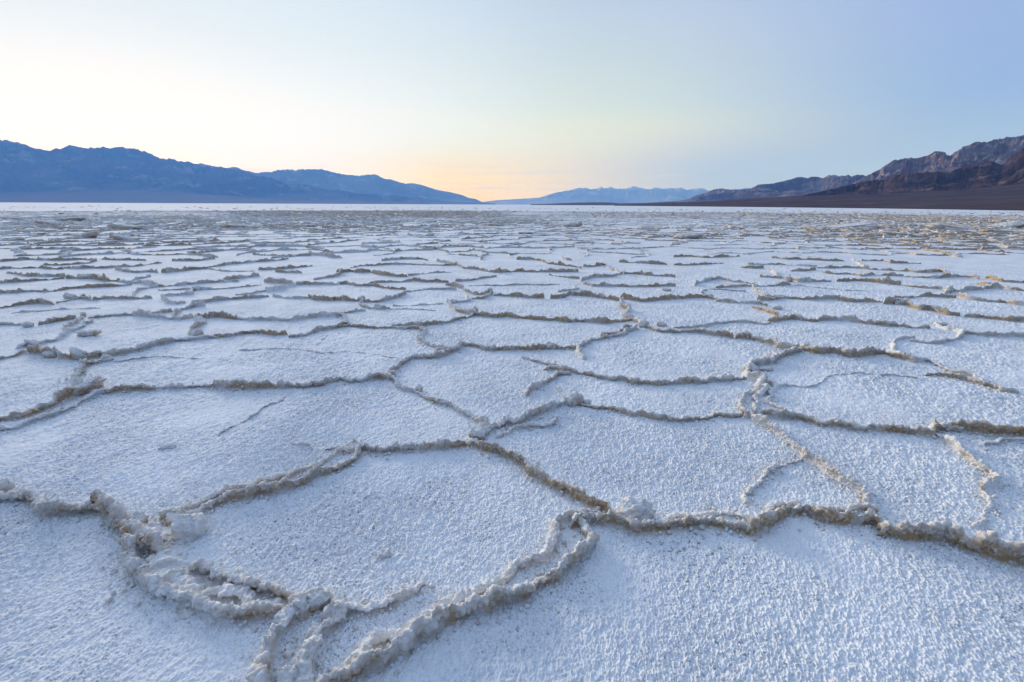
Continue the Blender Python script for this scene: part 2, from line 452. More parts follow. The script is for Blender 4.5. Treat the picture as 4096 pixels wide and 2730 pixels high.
# height, half width, mud, label, trace
TR = [
 (.060,.050,.55,'lumpy grey-brown ridge entering at the left edge of the foreground','BL -160,440 0,455 120,435 180,440 230,500 300,528 400,540 500,532 620,505'),
 (.085,.050,.75,'tall brown broken ridge stepping down at the lower left junction','BL 620,490 670,545 720,600 780,640 850,690 900,740 950,790'),
 (.066,.046,.42,'thick knobbly ridge curving round the lower left of the big front polygon','BL 790,715 810,800 840,880 900,950 1000,1005 1080,1055 1180,1095 1280,1125 1400,1150 1520,1158 1640,1160 1690,1130'),
 (.044,.032,.38,'inner knobbly rim running beside the thick lower left curve','BL 1180,875 1260,905 1330,935 1420,965 1500,990 1600,1005 1700,1045 1740,1060'),
 (.026,.085,.05,'broad white crusty bench between the two lower left rims','BL 960,610 1060,740 1000,890 1150,985 1400,1045 1650,1085'),
 (.048,.034,.45,'long dark-edged ridge rising right from the lower left junction to the middle','BL 990,565 1100,562 1180,548 1260,505 1380,465 1500,435 1620,405 1750,385 1830,355 1900,318 2000,285 2131,225 BC 200,160'),
 (.030,.034,.10,'pale upper rim just behind the long rising lower left ridge','BL 1050,515 1200,475 1330,420 1480,375 1600,345 1750,315 1850,270 1960,225 2080,160'),
 (.052,.034,.50,'grey-brown ridge along the back of the big front polygon','BC 170,110 260,140 320,160 420,152 540,142 640,137 740,132 850,122'),
 (.016,.018,.10,'thin grainy ridge trailing left off the rear corner of the front polygon','BL 1750,90 1850,110 1960,132 2090,128 BC 60,125 150,110'),
 (.046,.032,.85,'ochre ridge slanting down to the right behind the big front polygon','BC 890,128 1000,158 1060,172 1130,198 1200,243 1270,293 1350,348 1430,388 1520,423 1600,463 1680,498 1745,535'),
 (.035,.030,.35,'small curled white rim at the right corner of the front polygon','BC 1690,525 1560,550 1460,565 1410,615 1385,685 1365,745'),
 (.040,.028,.20,'thin white flake edge closing the right corner pocket of the front polygon','BC 1545,615 1590,650 1612,715'),
 (.068,.040,.50,'long thick near rim sweeping from the front polygon to the bottom edge','BC 1612,715 1570,795 1480,870 1400,940 1300,1000 1200,1055 1090,1080 1000,1090 930,1118 850,1155 760,1200 650,1265 560,1318 480,1365 380,1418 280,1458 180,1515 80,1575 -20,1640'),
 (.045,.055,.06,'white inner rim lying along the long thick near rim','BC 1360,765 1330,835 1200,895 1090,955 960,1005 860,1045 720,1115 620,1185 500,1262 350,1342 230,1402 190,1455'),
 (.026,.034,.12,'low white ridge running right from the bottom knot inside the front polygon','BC -10,1065 60,1085 130,1095 230,1100 330,1085 420,1062 520,1025 600,985'),
 (.085,.056,.42,'tall lumpy cream ridge dropping from the bottom knot to the bottom edge','BL 1790,1180 1740,1230 1690,1310 1640,1400 1600,1500 1580,1600 1590,1700'),
 (.050,.050,.05,'white flank ridge right of the tall cream ridge at the bottom edge','BL 2040,1150 2020,1220 1960,1310 1930,1400 1880,1500 1860,1600'),
 (.050,.040,.65,'tan-faced ridge leading right from the corner pocket of the front polygon','BC 1510,605 1560,595 1640,588 1720,595 1790,605 1850,625 1930,635 2010,625 2080,605 2131,605 BR 80,620 150,605 200,597 280,615 360,625 440,635'),
 (.024,.040,.05,'low white crust behind the tan-faced ridge right of the front polygon','BR -20,560 80,552 150,545 290,525 370,525 440,558'),
 (.075,.045,.80,'tall arched brown-faced ridge left of centre in the right foreground','BR 460,645 510,628 570,595 640,560 700,545 760,545 820,555 870,580 950,580 1020,595 1080,603 1140,597 1200,592 1250,615 1290,655'),
 (.090,.050,.75,'tall brown overhanging ridge running out at the right edge','BR 1290,672 1380,695 1460,695 1530,690 1600,700 1680,715 1760,740 1850,765 1940,795 2020,825 2090,850 2140,858 2220,875'),
 (.026,.040,.05,'white crumbly strip on the back of the arched brown ridge','BR 580,495 680,485 760,490'),
 (.028,.034,.10,'pale crumbly hump behind the junction of the arched brown ridge','BR 1000,518 1100,508 1200,508'),
 (.046,.034,.28,'long creamy ridge coming down the middle of the right half','R 470,935 560,985 640,1022 720,1062 770,1112 800,1152 BR 770,155 800,192 860,222 910,262 960,295 1020,335 1090,375 1160,405 1192,455 1192,515 1215,545'),
 (.026,.020,.10,'small white hooked ridge left of the long creamy ridge','BR 790,208 700,226 620,252 560,272 525,312 500,352 460,392 440,432 450,465'),
 (.042,.032,.25,'cream ridge slanting down toward the right edge','BR 1610,58 1660,98 1720,142 1780,182 1830,222 1880,262 1930,292 1960,315 1910,365 1900,392'),
 (.020,.020,.08,'thin white zigzag tail below the cream right-hand ridge','BR 1860,412 1890,452 1930,492 1880,542 1860,592 1830,612'),
 (.050,.032,.55,'grey-brown ridge crossing the right half behind the creamy ridge','R 600,938 700,952 800,958 900,978 960,1002 1060,1012 1130,1012 1220,1032 1270,1042 1350,1038 1430,1042 1540,1048 1620,1058 1720,1062'),
 (.070,.036,.70,'brown humped ridge reaching the right edge at mid height','R 1730,1062 1760,1035 1800,1022 1860,1022 1930,1030 2000,1042 2080,1050 2170,1058 2260,1060 2353,1065 2440,1070'),
 (.022,.022,.10,'short white spur under the humped ridge at the right edge','R 2420,1102 2353,1102 2240,1097 2200,1092 2150,1122 2090,1142'),
 (.062,.040,.45,'crumbly zigzag ridge at the head of the long creamy ridge','R 830,512 740,545 660,580 580,605 520,615 490,655 510,695 580,715 600,765 590,805'),
 (.048,.028,.25,'small cream ridge bending down left of the zigzag ridge','R 500,795 465,845 450,905 480,945'),
 (.042,.028,.10,'white twin rim just right of the small bending cream ridge','R 560,805 540,855 530,905 560,940'),
 (.030,.034,.05,'frothy white lobe right of the zigzag ridge','R 640,705 680,745 670,805 650,855 700,885 750,912'),
 (.018,.015,.20,'thin wavy crack ridge inside the large right polygon','R 690,742 780,742 880,742 950,732 985,712 990,685 1060,668 1150,658 1250,653 1350,662 1440,668 1520,673 1640,682'),
 (.036,.026,.60,'tan ridge fading out inside the far right polygon','R 1700,672 1780,674 1890,690 1980,706 2060,730 2120,745 2180,765 2230,783 2300,785'),
 (.036,.026,.25,'cream ridge slanting down to meet the tan far right ridge','R 1620,582 1690,574 1750,586 1800,624 1870,648 1950,668 2030,692 2080,722'),
 (.070,.036,.80,'brown scalloped ridge along the back of the large right polygon','R 850,495 900,513 960,527 1050,522 1110,530 1160,548 1220,548 1290,543 1350,535 1400,525 1450,543 1500,553 1550,563 1610,582'),
 (.046,.032,.12,'white crumbly ridge curling up from the brown scalloped ridge','R 1610,422 1550,420 1490,438 1465,475 1490,515 1530,533'),
 (.036,.030,.20,'pale S-shaped ridge behind the white curl on the right','R 1600,442 1680,453 1780,458 1860,443 1920,418 1940,388 1890,374 1830,368 1780,348 1760,333'),
 (.052,.036,.65,'brown broken ridge coming in from centre to the right junction','C 2160,352 2220,375 2300,382 R 60,384 160,380 240,398 310,405 390,418'),
 (.056,.036,.60,'knobbly tan ridge just before the right junction','R 430,424 500,420 550,434 610,449 660,464 700,487 750,494 830,505'),
 (.032,.026,.30,'low grey arc above the knobbly tan ridge','R 0,354 110,349 200,338 270,324 350,318 440,314 520,319 600,328 640,323'),
 (.052,.030,.60,'long brown-topped ridge spanning the middle right','R 640,314 740,306 790,294 860,304 930,308 1000,305 1090,305 1160,309 1230,314 1300,328 1400,339 1500,344 1600,353 1720,358'),
 (.046,.030,.45,'dark even ridge running off the right edge behind the S-shaped ridge','R 1950,393 2050,398 2150,404 2250,408 2353,413 2440,416'),
 (.054,.034,.45,'long dark-based ridge across the left middle ground','L 690,786 850,774 1000,762 1130,757 1330,747 1520,750 1650,752'),
 (.058,.034,.50,'right end of the left middle ridge with a hollow brown arch','L 1650,757 1780,757 1900,757 2050,754 2150,740 C 30,722 90,705 170,708 260,715 330,705 390,695 445,702'),
 (.052,.036,.35,'knobbly ridge bending up and right from the centre left corner','C 450,695 440,660 480,625 530,595 560,565 600,555 660,558 740,550 800,545 830,525 880,505 905,480'),
 (.044,.032,.30,'cream ridge slanting down to the centre knot','C 455,700 485,715 495,755 540,778 600,778 640,795 690,835 740,855 800,875 850,885 910,913 960,943 1020,968 1080,1005'),
 (.050,.036,.25,'white crumbly hook above the centre polygon','C 640,368 680,390 630,425 660,455 740,480 800,485'),
 (.034,.030,.05,'white double rim below the crumbly hook at centre','C 720,535 730,510 760,492 820,492 890,478'),
 (.052,.032,.60,'brown-topped ridge behind the centre polygon','C 900,470 960,474 1030,480 1050,498 1130,503 1200,498 1300,498 1400,503 1460,495 1530,490 1600,493 1700,493'),
 (.050,.034,.25,'pale ridge dropping left then hooking down right of centre','C 1740,562 1710,535 1700,505 1730,475 1760,448 1800,432 1870,425 1930,413 2000,403 2060,375 2090,355'),
 (.045,.032,.55,'sloping brown slab edge behind the hooked pale ridge','C 1870,412 1930,395 2000,368 2060,348'),
 (.042,.028,.55,'dark ridge rising right to the boulder behind the centre','C 450,345 540,337 640,338 690,330 760,327 830,317 890,298 960,283 1005,268'),
 (.046,.030,.55,'dark ridge along the row left of centre','C 0,368 80,353 150,335 220,348 300,358 380,358 450,354 540,358 630,363'),
 (.052,.034,.25,'white crumbly bend left of the dark centre row','C 30,258 70,283 120,268 140,303 140,328'),
 (.056,.032,.65,'long brown-faced ridge behind the centre from the boulder to the right','C 1010,268 1080,278 1150,283 1220,279 1300,288 1380,293 1450,298 1530,303 1600,313 1700,313 1790,314 1870,322 1940,318 2000,313 2060,303'),
 (.050,.034,.40,'cream ridge leading up left from the boulder','C 830,172 850,213 900,243 960,258 1010,268'),
 (.040,.030,.20,'small pointed white ridge above the boulder','C 860,183 920,184 970,173 950,143'),
 (.062,.042,.35,'thick creamy ridge climbing away right of centre','C 2000,178 1990,213 2060,243 2000,273 2080,305 2130,343'),
 (.050,.034,.40,'nubbly ridge running right from the split corner of the centre polygon','C 1480,633 1530,630 1590,640 1660,655 1720,668 1800,674 1880,694 1940,703 2020,708 2090,732 2180,738 2260,738 2353,733 R 70,720 150,723 250,709 340,704 400,695 490,688'),
 (.030,.030,.25,'short cream spur above the split corner of the centre polygon','C 1330,553 1400,573 1470,584 1530,603 1540,590'),
 (.042,.028,.35,'grey forked ridge pointing down left from the split corner','C 1640,664 1560,670 1490,715 1440,749 1390,774 1360,803'),
 (.018,.018,.10,'tiny white spur beside the pointed slab right of the centre knot','C 1560,738 1590,793 1610,823'),
 (.056,.036,.30,'lumpy pale ridge from the centre knot up to the pointed slab','C 1700,865 1640,868 1570,878 1500,908 1440,938 1380,965 1300,988 1240,993 1170,1015 1100,1045'),
 (.032,.028,.15,'curled white flap in front of the lumpy pale ridge','C 1560,953 1540,993 1450,1010 1380,1015 1280,1035 1200,1072 1160,1083'),
 (.036,.028,.45,'low tan ridge running right from the pointed slab','C 1710,865 1760,874 1830,890 1900,894 1960,908 2020,923 2090,943 2180,958 2260,963 2353,972 R 60,972 130,965 200,968 250,950 320,945 400,948 450,943'),
 (.014,.014,.10,'faint hairline ridge across the large left centre polygon','L 1600,497 1750,492 1890,487 2030,497 2120,512 2185,517 C 90,517 200,512 290,522 360,532 440,547 500,562'),
 (.014,.014,.10,'tiny white squiggle inside the large left centre polygon','L 2210,402 2160,432 2130,465'),
 (.042,.030,.45,'dark low ridge entering at the left edge below the slab heap','L -60,568 0,558 80,543 160,520 220,505'),
 (.072,.038,.75,'tall brown slab ridge left of the white corner','L 220,515 300,535 380,545 450,558 520,555 580,558 650,549 680,540'),
 (.046,.038,.12,'white crumbly ridge climbing right beside the loose slab','L 130,483 180,465 240,474 300,445 380,434 430,404 480,374 540,349 610,314'),
 (.050,.030,.25,'rough pale ridge above the crumbly one near the left','L 430,359 480,335 530,305 560,290'),
 (.050,.034,.30,'even grey ridge sweeping right from the left corner','L 690,545 780,535 870,519 960,494 1040,474 1120,455 1200,438 1290,435 1390,419 1450,415'),
 (.060,.034,.75,'dark overhanging brown ridge with a free right end','L 1450,415 1530,413 1600,399 1670,388 1740,388 1800,395 1860,400 1920,395'),
 (.052,.034,.35,'pale crooked ridge standing behind the overhanging brown ridge','L 1280,393 1290,374 1330,349 1390,319 1350,304 1310,294'),
 (.046,.028,.40,'grey ridge right of the free brown end','L 1950,414 2030,409 2100,385 2180,365 2260,355 2350,339'),
 (.052,.036,.35,'cream crumbly ridge bending down from the left corner','L 745,568 650,589 580,604 530,644 490,694 530,728'),
 (.060,.036,.55,'grey-brown ridge running to the left edge from the leaning slab','L -60,985 10,973 80,963 160,944 230,914 300,894 370,864 440,830 520,788 590,758 650,725'),
 (.036,.036,.05,'white ridge lying in front of the leaning slab at left','L -60,1050 0,1043 60,1033 130,1023 220,985 300,963 360,934 430,904 500,864 580,834 680,794'),
 (.014,.014,.08,'thin squiggling white ridge in the wide left polygon','L 1950,773 1920,803 1870,843 1800,873 1740,903 1690,943 1620,983 1540,1023 1460,1073'),
 (.013,.014,.12,'faint dark line ridge below the grey left sweep','L 760,572 860,562 980,547 1080,542 1200,552 1350,553'),
 # ---- behind: labels are written from look and place
 (.036,.028,.35,'','L -60,333 0,333 100,333 180,338 220,338'),
 (.052,.030,.85,'','L 265,334 330,324 400,305 450,300 510,295'),
 (.036,.026,.40,'','L 600,288 680,283 760,274 840,269 920,268 1040,259 1150,244'),
 (.042,.028,.30,'','L 900,273 980,278 1090,284 1140,298 1220,298 1290,285'),
 (.056,.030,.75,'','L 1330,293 1400,288 1460,280 1530,288 1600,294'),
 (.040,.026,.25,'','L 1600,295 1700,303 1800,303 1900,303 1980,302 2080,284 2180,278 2240,273'),
 (.056,.036,.25,'','L 1170,268 1220,233 1290,214 1370,208'),
 (.042,.026,.45,'','L 1290,193 1400,183 1480,168 1600,158 1730,152 1800,143'),
 (.048,.036,.15,'','L 1090,153 1130,183 1180,193 1230,183'),
 (.046,.030,.35,'','L 1110,138 1190,133 1280,128 1300,97 1360,98 1430,92'),
 (.036,.026,.25,'','L 1840,143 1930,153 2000,153 2080,153'),
 (.050,.028,.75,'','L 2080,153 2140,167 2240,173 C 60,168 150,173 230,174'),
 (.052,.030,.70,'','L -60,223 0,218 80,208 170,194 250,188 350,193'),
 (.046,.028,.35,'','L 380,184 480,165 560,160 620,165'),
 (.042,.026,.45,'','L 630,168 700,159 800,158 900,158 1020,153'),
 (.016,.014,.25,'','L 60,252 180,242 300,237 400,227 520,224 680,220'),
 (.042,.026,.50,'','L -60,122 0,122 120,120 220,112 360,107 420,98'),
 (.042,.026,.60,'','L 420,96 540,87 640,83 700,78 820,73 880,64'),
 (.034,.024,.25,'','L 890,142 920,102 1000,87 1060,77'),
 (.040,.024,.40,'','L 1060,77 1200,67 1350,57 1450,47 1600,42'),
 (.054,.040,.12,'','L 800,42 860,52 940,52 1000,67 1060,72'),
 (.044,.026,.65,'','L -60,54 0,53 60,50 140,47 250,37 430,24'),
 (.075,.034,.85,'','L 450,24 540,24 600,24 650,28 720,40 800,42'),
 (.046,.028,.35,'','L 1780,47 1850,52 1940,57 1980,72 1900,92 1830,107 1790,107'),
 (.022,.018,.35,'','L 1580,132 1700,120 1790,107'),
 (.040,.024,.55,'','L 1990,67 2080,62 2190,60 2290,62 C 80,62 150,58 210,72'),
 (.046,.026,.45,'','L 2110,32 2180,22 2260,10'),
 (.018,.016,.35,'','L 1060,99 1200,97 1430,95 1550,87 1680,74 1760,64'),
 (.046,.028,.60,'','C 230,174 310,183 380,178 440,163 500,143 540,122'),
 (.036,.024,.30,'','C 540,113 600,107 680,98 780,98 880,98'),
 (.046,.030,.45,'','C 250,168 240,198 290,223 370,228 430,225'),
 (.040,.024,.30,'','C 270,238 190,248 110,258 20,275'),
 (.014,.014,.15,'','C 430,228 520,223 640,231 750,233'),
 (.016,.014,.20,'','C 450,203 560,201 680,198 800,188'),
 (.052,.030,.45,'','C 820,68 880,78 920,93 960,113 1010,128 1060,128 1110,110'),
 (.040,.024,.45,'','C 990,158 1050,158 1090,148 1120,130'),
 (.048,.026,.65,'','C 1140,135 1200,138 1280,143 1350,148 1400,153 1470,153'),
 (.056,.028,.70,'','C 1520,157 1600,153 1640,135 1720,138 1780,143 1850,153 1920,163 1980,173'),
 (.042,.028,.20,'','C 1570,113 1630,103 1700,98 1680,83'),
 (.052,.028,.70,'','C 1990,158 2070,168 2130,178 2200,173 2260,163 2353,160'),
 (.044,.026,.65,'','C 210,73 300,73 380,83 440,93 540,98'),
 (.040,.024,.45,'','C 210,68 310,53 400,48 500,47 580,38'),
 (.046,.024,.75,'','C 590,35 650,43 740,43 830,48'),
 (.036,.022,.45,'','C 880,43 960,38 1050,23 1150,8'),
 (.020,.016,.40,'','C 960,72 1100,70 1240,67 1350,64 1470,67 1580,62'),
 (.044,.024,.55,'','C 1740,58 1800,77 1880,73 1960,77 2040,77 2150,77 2250,74 2353,74'),
 (.046,.026,.45,'','C 1720,42 1800,15 1880,13 1960,8'),
 (.046,.028,.40,'','R 530,83 560,118 620,143 690,148 740,148'),
 (.046,.028,.85,'','R 530,218 600,238 660,263 700,278'),
 (.050,.026,.75,'','R 0,158 90,153 180,148 240,153 300,173'),
 (.040,.024,.45,'','R 300,174 400,183 500,188 560,188 620,203'),
 (.050,.026,.50,'','R 560,168 640,168 740,154 830,158 920,163 1030,158 1110,165'),
 (.056,.028,.85,'','R 1120,168 1200,178 1290,178 1370,178 1430,183'),
 (.066,.032,.85,'','R 1420,193 1500,193 1560,198 1600,218 1650,233'),
 (.052,.028,.80,'','R 1650,233 1720,233 1780,253 1840,268 1920,273'),
 (.042,.024,.55,'','R 1480,148 1580,153 1640,143 1740,143 1840,148 1890,153'),
 (.050,.028,.55,'','R 1900,143 1980,163 2060,173 2150,178 2230,183 2290,198 2353,203 2440,208'),
 (.050,.028,.70,'','R 1960,278 2060,283 2140,293 2230,303 2310,308 2420,313'),
 (.050,.028,.40,'','R 1820,133 1860,105 1900,113 1980,103 2060,98 2130,90 2200,93'),
 (.028,.020,.25,'','R 180,143 190,108 230,98 300,98 380,103 480,108'),
 (.040,.022,.45,'','R 280,88 400,80 480,73 560,75 650,73 720,70 780,63'),
 (.044,.026,.40,'','R 140,73 170,53 230,43 290,25 330,30 380,40'),
 (.038,.020,.55,'','R 380,42 470,52 560,67'),
 (.048,.026,.55,'','R 580,13 660,18 720,23 780,35 840,47 930,43 1050,44'),
 (.056,.028,.80,'','R 1090,43 1160,43 1230,38 1290,43 1380,53 1430,58 1520,67'),
 (.038,.022,.55,'','R 1520,67 1600,77 1680,87 1800,92'),
 (.016,.014,.35,'','R 800,67 900,77 1000,90 1150,102 1350,107'),
 (.048,.026,.60,'','R 2040,63 2100,77 2150,73 2210,88 2300,102 2420,112'),
 (.050,.026,.70,'','R 2100,23 2150,33 2200,43 2280,47 2353,50 2440,52'),
 (.040,.022,.60,'','MR 0,472 100,472 200,467 270,462 330,462'),
 (.052,.024,.75,'','MR 450,488 520,492 600,492'),
 (.040,.020,.45,'','MR 500,467 620,467 720,467 800,472 880,477 960,482'),
 (.046,.022,.55,'','MR 960,492 1050,492 1150,487 1240,492 1340,502 1450,507 1560,512 1650,522 1760,517 1810,512'),
 (.044,.024,.35,'','MR 620,500 660,515 690,537'),
 (.040,.020,.60,'','MR 780,512 880,512 950,502'),
 (.044,.022,.55,'','MR 1000,522 1080,532 1180,532 1260,547 1340,537 1440,542 1540,547'),
 (.044,.022,.55,'','MR 1540,547 1620,552 1760,560 1850,552 1930,547 2050,562'),
 (.050,.022,.70,'','MR 660,422 760,432 850,432 940,437 1050,442 1140,442'),
 (.044,.024,.25,'','MR 1200,437 1240,462 1280,477'),
 (.040,.020,.60,'','MR 1260,442 1400,442 1450,457 1560,457 1660,462'),
 (.052,.026,.35,'','MR 1780,502 1830,532 1880,547'),
 (.044,.020,.65,'','MR 0,417 100,412 200,422 320,417 440,412'),
 (.052,.026,.70,'','MC 80,517 150,512 230,522 300,517 340,532 420,542 490,547 550,547'),
 (.036,.020,.45,'','MC 170,492 240,477 310,477 430,467 560,467 680,472 790,476 890,472'),
 (.040,.022,.45,'','MC 560,543 640,533 730,523 850,520'),
 (.046,.022,.50,'','MC 750,447 820,457 880,472 930,492 1010,497 1090,512'),
 (.052,.024,.75,'','MC 1090,513 1160,522 1250,517 1320,513 1400,517 1540,517 1700,517'),
 (.050,.024,.70,'','MC 1290,432 1380,432 1450,442 1500,462 1580,472 1680,482 1720,492'),
 (.062,.028,.80,'','MC 1740,483 1800,481 1890,469'),
 (.048,.028,.30,'','MC 1890,470 1910,502 1960,517 2010,532'),
 (.038,.020,.60,'','MC 1500,537 1560,547 1640,557 1710,562'),
 (.042,.022,.45,'','MC 1740,562 1850,552 1900,547 2000,532'),
 (.046,.020,.70,'','MC 2010,532 2100,532 2200,542 2353,547'),
 (.040,.020,.50,'','MC 380,442 450,437 540,432 650,432 690,442'),
 (.046,.024,.35,'','MC 1040,437 1060,412 1100,397'),
 (.046,.022,.70,'','MC 1980,452 2080,457 2180,462 2300,467'),
 (.050,.024,.40,'','MC 1590,420 1620,436 1660,438'),
 (.046,.024,.70,'','ML -60,500 0,498 70,493 160,493 270,491 340,498 420,498'),
 (.042,.022,.60,'','ML 290,472 400,472 500,464 600,457 650,442'),
 (.038,.020,.55,'','ML 430,492 520,495 600,490 700,492 800,482 900,480 1000,467 1090,457'),
 (.046,.024,.50,'','ML 50,522 120,532 180,547 280,547 370,547 440,547'),
 (.050,.026,.40,'','ML 780,502 860,517 930,522 1000,517 1060,522'),
 (.052,.024,.80,'','ML 1090,524 1200,517 1290,502 1400,494'),
 (.042,.022,.50,'','ML 1400,487 1450,482 1530,467 1650,457 1750,447 1870,440 1940,430'),
 (.034,.020,.35,'','ML 1410,497 1500,512 1600,514 1710,510'),
 (.046,.022,.70,'','ML 1740,503 1830,501 1930,498 2010,488 2100,478'),
 (.034,.020,.45,'','ML 1850,517 1930,522 2030,522'),
 (.034,.024,.20,'','ML 1010,547 940,562 890,577'),
 (.042,.022,.45,'','ML 1500,572 1600,562 1680,552 1740,542'),
 (.048,.024,.55,'','ML 2120,562 2190,547 2260,547 2300,522 2353,513'),
 (.044,.022,.65,'','ML -60,448 0,447 100,440 200,432 280,437 430,440 560,434 650,442'),
 (.040,.020,.60,'','ML 680,432 780,437 880,437 980,442'),
 (.044,.020,.60,'','ML 1160,442 1240,442 1330,442 1440,427'),
 (.044,.022,.40,'','ML 1700,402 1800,407 1900,410 2000,412 2090,407'),
]

ZONES = [(600, 'under the tall left summits'), (1150, 'under the falling left crest'),
         (1700, 'under the hazy second range'), (2150, 'under the dip in the skyline'),
         (2800, 'under the snowy far peaks'), (3400, 'under the low jagged right hills'),
         (9999, 'under the big right-hand mountain')]
ORD = ['', 'first', 'second', 'third', 'fourth', 'fifth', 'sixth', 'seventh', 'eighth', 'ninth', 'tenth', 'eleventh', 'twelfth',
       'thirteenth', 'fourteenth', 'fifteenth', 'sixteenth', 'seventeenth', 'eighteenth', 'nineteenth', 'twentieth'] + \
      ['twenty-' + k for k in ('first', 'second', 'third', 'fourth', 'fifth', 'sixth', 'seventh', 'eighth', 'ninth')] + ['thirtieth'] + \
      ['thirty-' + k for k in ('first', 'second', 'third', 'fourth', 'fifth', 'sixth', 'seventh', 'eighth', 'ninth')]


def look(h, m):
    a = 'tall' if h >= .052 else ('low' if h >= .03 else 'thin')
    b_ = 'brown-faced' if m >= .68 else ('tan-sided' if m >= .42 else 'pale')
    return a + ' ' + b_


def zone(px):
    for lim, nm in ZONES:
        if px < lim: return nm


ridge_objs = []
recs = []
for k, (h, w, m, lab, txt) in enumerate(TR):
    pp = tr(txt); g = pix_ground(pp[:, 0], pp[:, 1], 0.012)
    recs.append([h, w, m, lab, g, pp.mean(0)])
cnt = {}
for k in sorted(range(len(recs)), key=lambda i: -recs[i][5][1]):
    zn = zone(recs[k][5][0]); cnt[zn] = cnt.get(zn, 0) + 1
    if not recs[k][3]:
        recs[k][3] = '%s salt ridge, %s row back %s' % (look(recs[k][0], recs[k][2]), ORD[cnt[zn]], zn)
for k, (h, w, m, lab, g, pc) in enumerate(recs):
    d = np.hypot(g[:, 0], g[:, 1]).mean()
    if d < 3.0: ds, Mq, det = .0032, 60, 2
    elif d < 5.2: ds, Mq, det = .0065, 34, 2
    elif d < 8: ds, Mq, det = .011, 24, 1
    else: ds, Mq, det = .018, 16, 1
    hs = h * (1.0 if d < 6 else 1.2)
    SPIKE = 0 if d < 5 else min(1, (d - 5) / 4)
    if d < 3.0: w = w * .86; hs = hs * 1.05
    V, mv = ridge_geo(g, hs, w, m, 100 + k, ds, Mq, det, end=.25 if h < .02 else .6)
    c0 = g.mean(0)
    o = mesh_from('salt_ridge', V, gridF(*V.shape[:2]), m_ridge, {'mud': mv}, loc=(c0[0], c0[1], 0))
    tag(o, lab, 'salt ridge', 'salt ridges outlining the polygons')
    ridge_objs.append((o, g))

# ------------------------------------------------------------------ ridges farther off: a jittered honeycomb
rng = np.random.default_rng(5)


def honeycomb():
    a = .98; E = []
    nx, ny = 150, 90
    vid = {}; pos = []
    def vert(x, y):
        k = (round(x * 50), round(y * 50))
        if k not in vid:
            vid[k] = len(pos); pos.append((x, y))
        return vid[k]
    S = set()
    for j in range(0, ny):
        for i in range(-nx // 2, nx // 2):
            cx = math.sqrt(3) * a * (i + .5 * (j % 2)); cy = 1.5 * a * j
            if cy < 6 or abs(cx) > 1.35 * cy + 6 or math.hypot(cx, cy) > 105: continue
            vv = [vert(cx + a * math.sin(q * math.pi / 3), cy + a * math.cos(q * math.pi / 3)) for q in range(6)]
            for q in range(6):
                S.add((min(vv[q], vv[(q+1) % 6]), max(vv[q], vv[(q+1) % 6])))
    pos_ = np.array(pos); pos_ = pos_ + rng.uniform(-.42, .42, pos_.shape) * a
    return pos_, np.array(sorted(S))


HP, HE = honeycomb()
mid = HP[HE].mean(1)
mpx, mpy = ground_pix(mid[:, 0], mid[:, 1])
dist = np.hypot(mid[:, 0], mid[:, 1])
lim = 1028 + 0 * mpx
keep = (mpy < lim) & (rng.random(len(HE)) > .10)
SPIKE = 1.0
order = [i for i in np.argsort(dist) if keep[i]]
N_IND = 300 - len(TR) - 4
stuffV, stuffF, stuffM, off, nind = [], [], [], 0, 0
for i in order:
    A, B = HP[HE[i][0]], HP[HE[i][1]]
    L = np.linalg.norm(B - A)
    if L < .15: continue
    n = 6; tt = np.linspace(0, 1, n)[:, None]
    nrm = np.array([-(B - A)[1], (B - A)[0]]) / L
    p = A + (B - A) * tt + nrm * (rng.normal(0, .05, (n, 1)) + .12 * rng.normal() * np.sin(tt * math.pi)) * L * 1.2
    x, y, dd = mid[i][0], mid[i][1], dist[i]
    rough = float(rough_mask(np.array([mpx[i]]), np.array([mpy[i]]))[0])
    nz = float(fbm(vn2, np.array([[x * .14, y * .14]]), 2, 91)[0])
    leftish = float(sstep(np.array([-x / dd]), -.15, .35)[0])
    hb = .034 + .022 * nz + .018 * leftish + .03 * rough
    if rng.random() < .22: hb *= .45
    hb = max(.012, hb * rng.uniform(.7, 1.35)) * (1 - .72 * (1 - rough) * float(sstep(np.array([dd]), 38, 75)[0]))
    m = float(np.clip(.45 + .35 * nz + .2 * rng.normal() + .3 * rough - .3 * float(sstep(np.array([dd]), 28, 70)[0]) * (1 - rough), .05, .95))
    infr = -40 < mpx[i] < W0 + 40
    if nind < N_IND and infr:
        V, mv = ridge_geo(p, hb * 1.1, .026, m, 1000 + int(i), .028, 13, 1, .5)
        o = mesh_from('salt_ridge', V, gridF(*V.shape[:2]), m_ridge, {'mud': mv}, loc=(x, y, 0))
        tag(o, '%s far salt ridge in the crowded rows %s' % (look(hb, m), zone(mpx[i])), 'salt ridge', 'far salt ridges in crowded rows')
        nind += 1
    else:
        V, mv = ridge_geo(p, hb * (1.1 + .25 * sstep(np.array([dd]), 20, 60)[0]), .03 + .0006 * dd, m, 1000 + int(i),
                          .04 if dd < 28 else (.07 if dd < 50 else .13), 9 if dd < 35 else 7, 0, .5)
        stuffV.append(V.reshape(-1, 3)); stuffF.append(gridF(*V.shape[:2], off)); stuffM.append(mv.ravel())
        off += V.shape[0] * V.shape[1]
o = mesh_from('distant_salt_ridges', np.concatenate(stuffV), np.concatenate(stuffF), m_ridge, {'mud': np.concatenate(stuffM)})
tag(o, 'countless thin salt ridges merging into lines far out on the flat', 'salt ridges', kind='stuff')

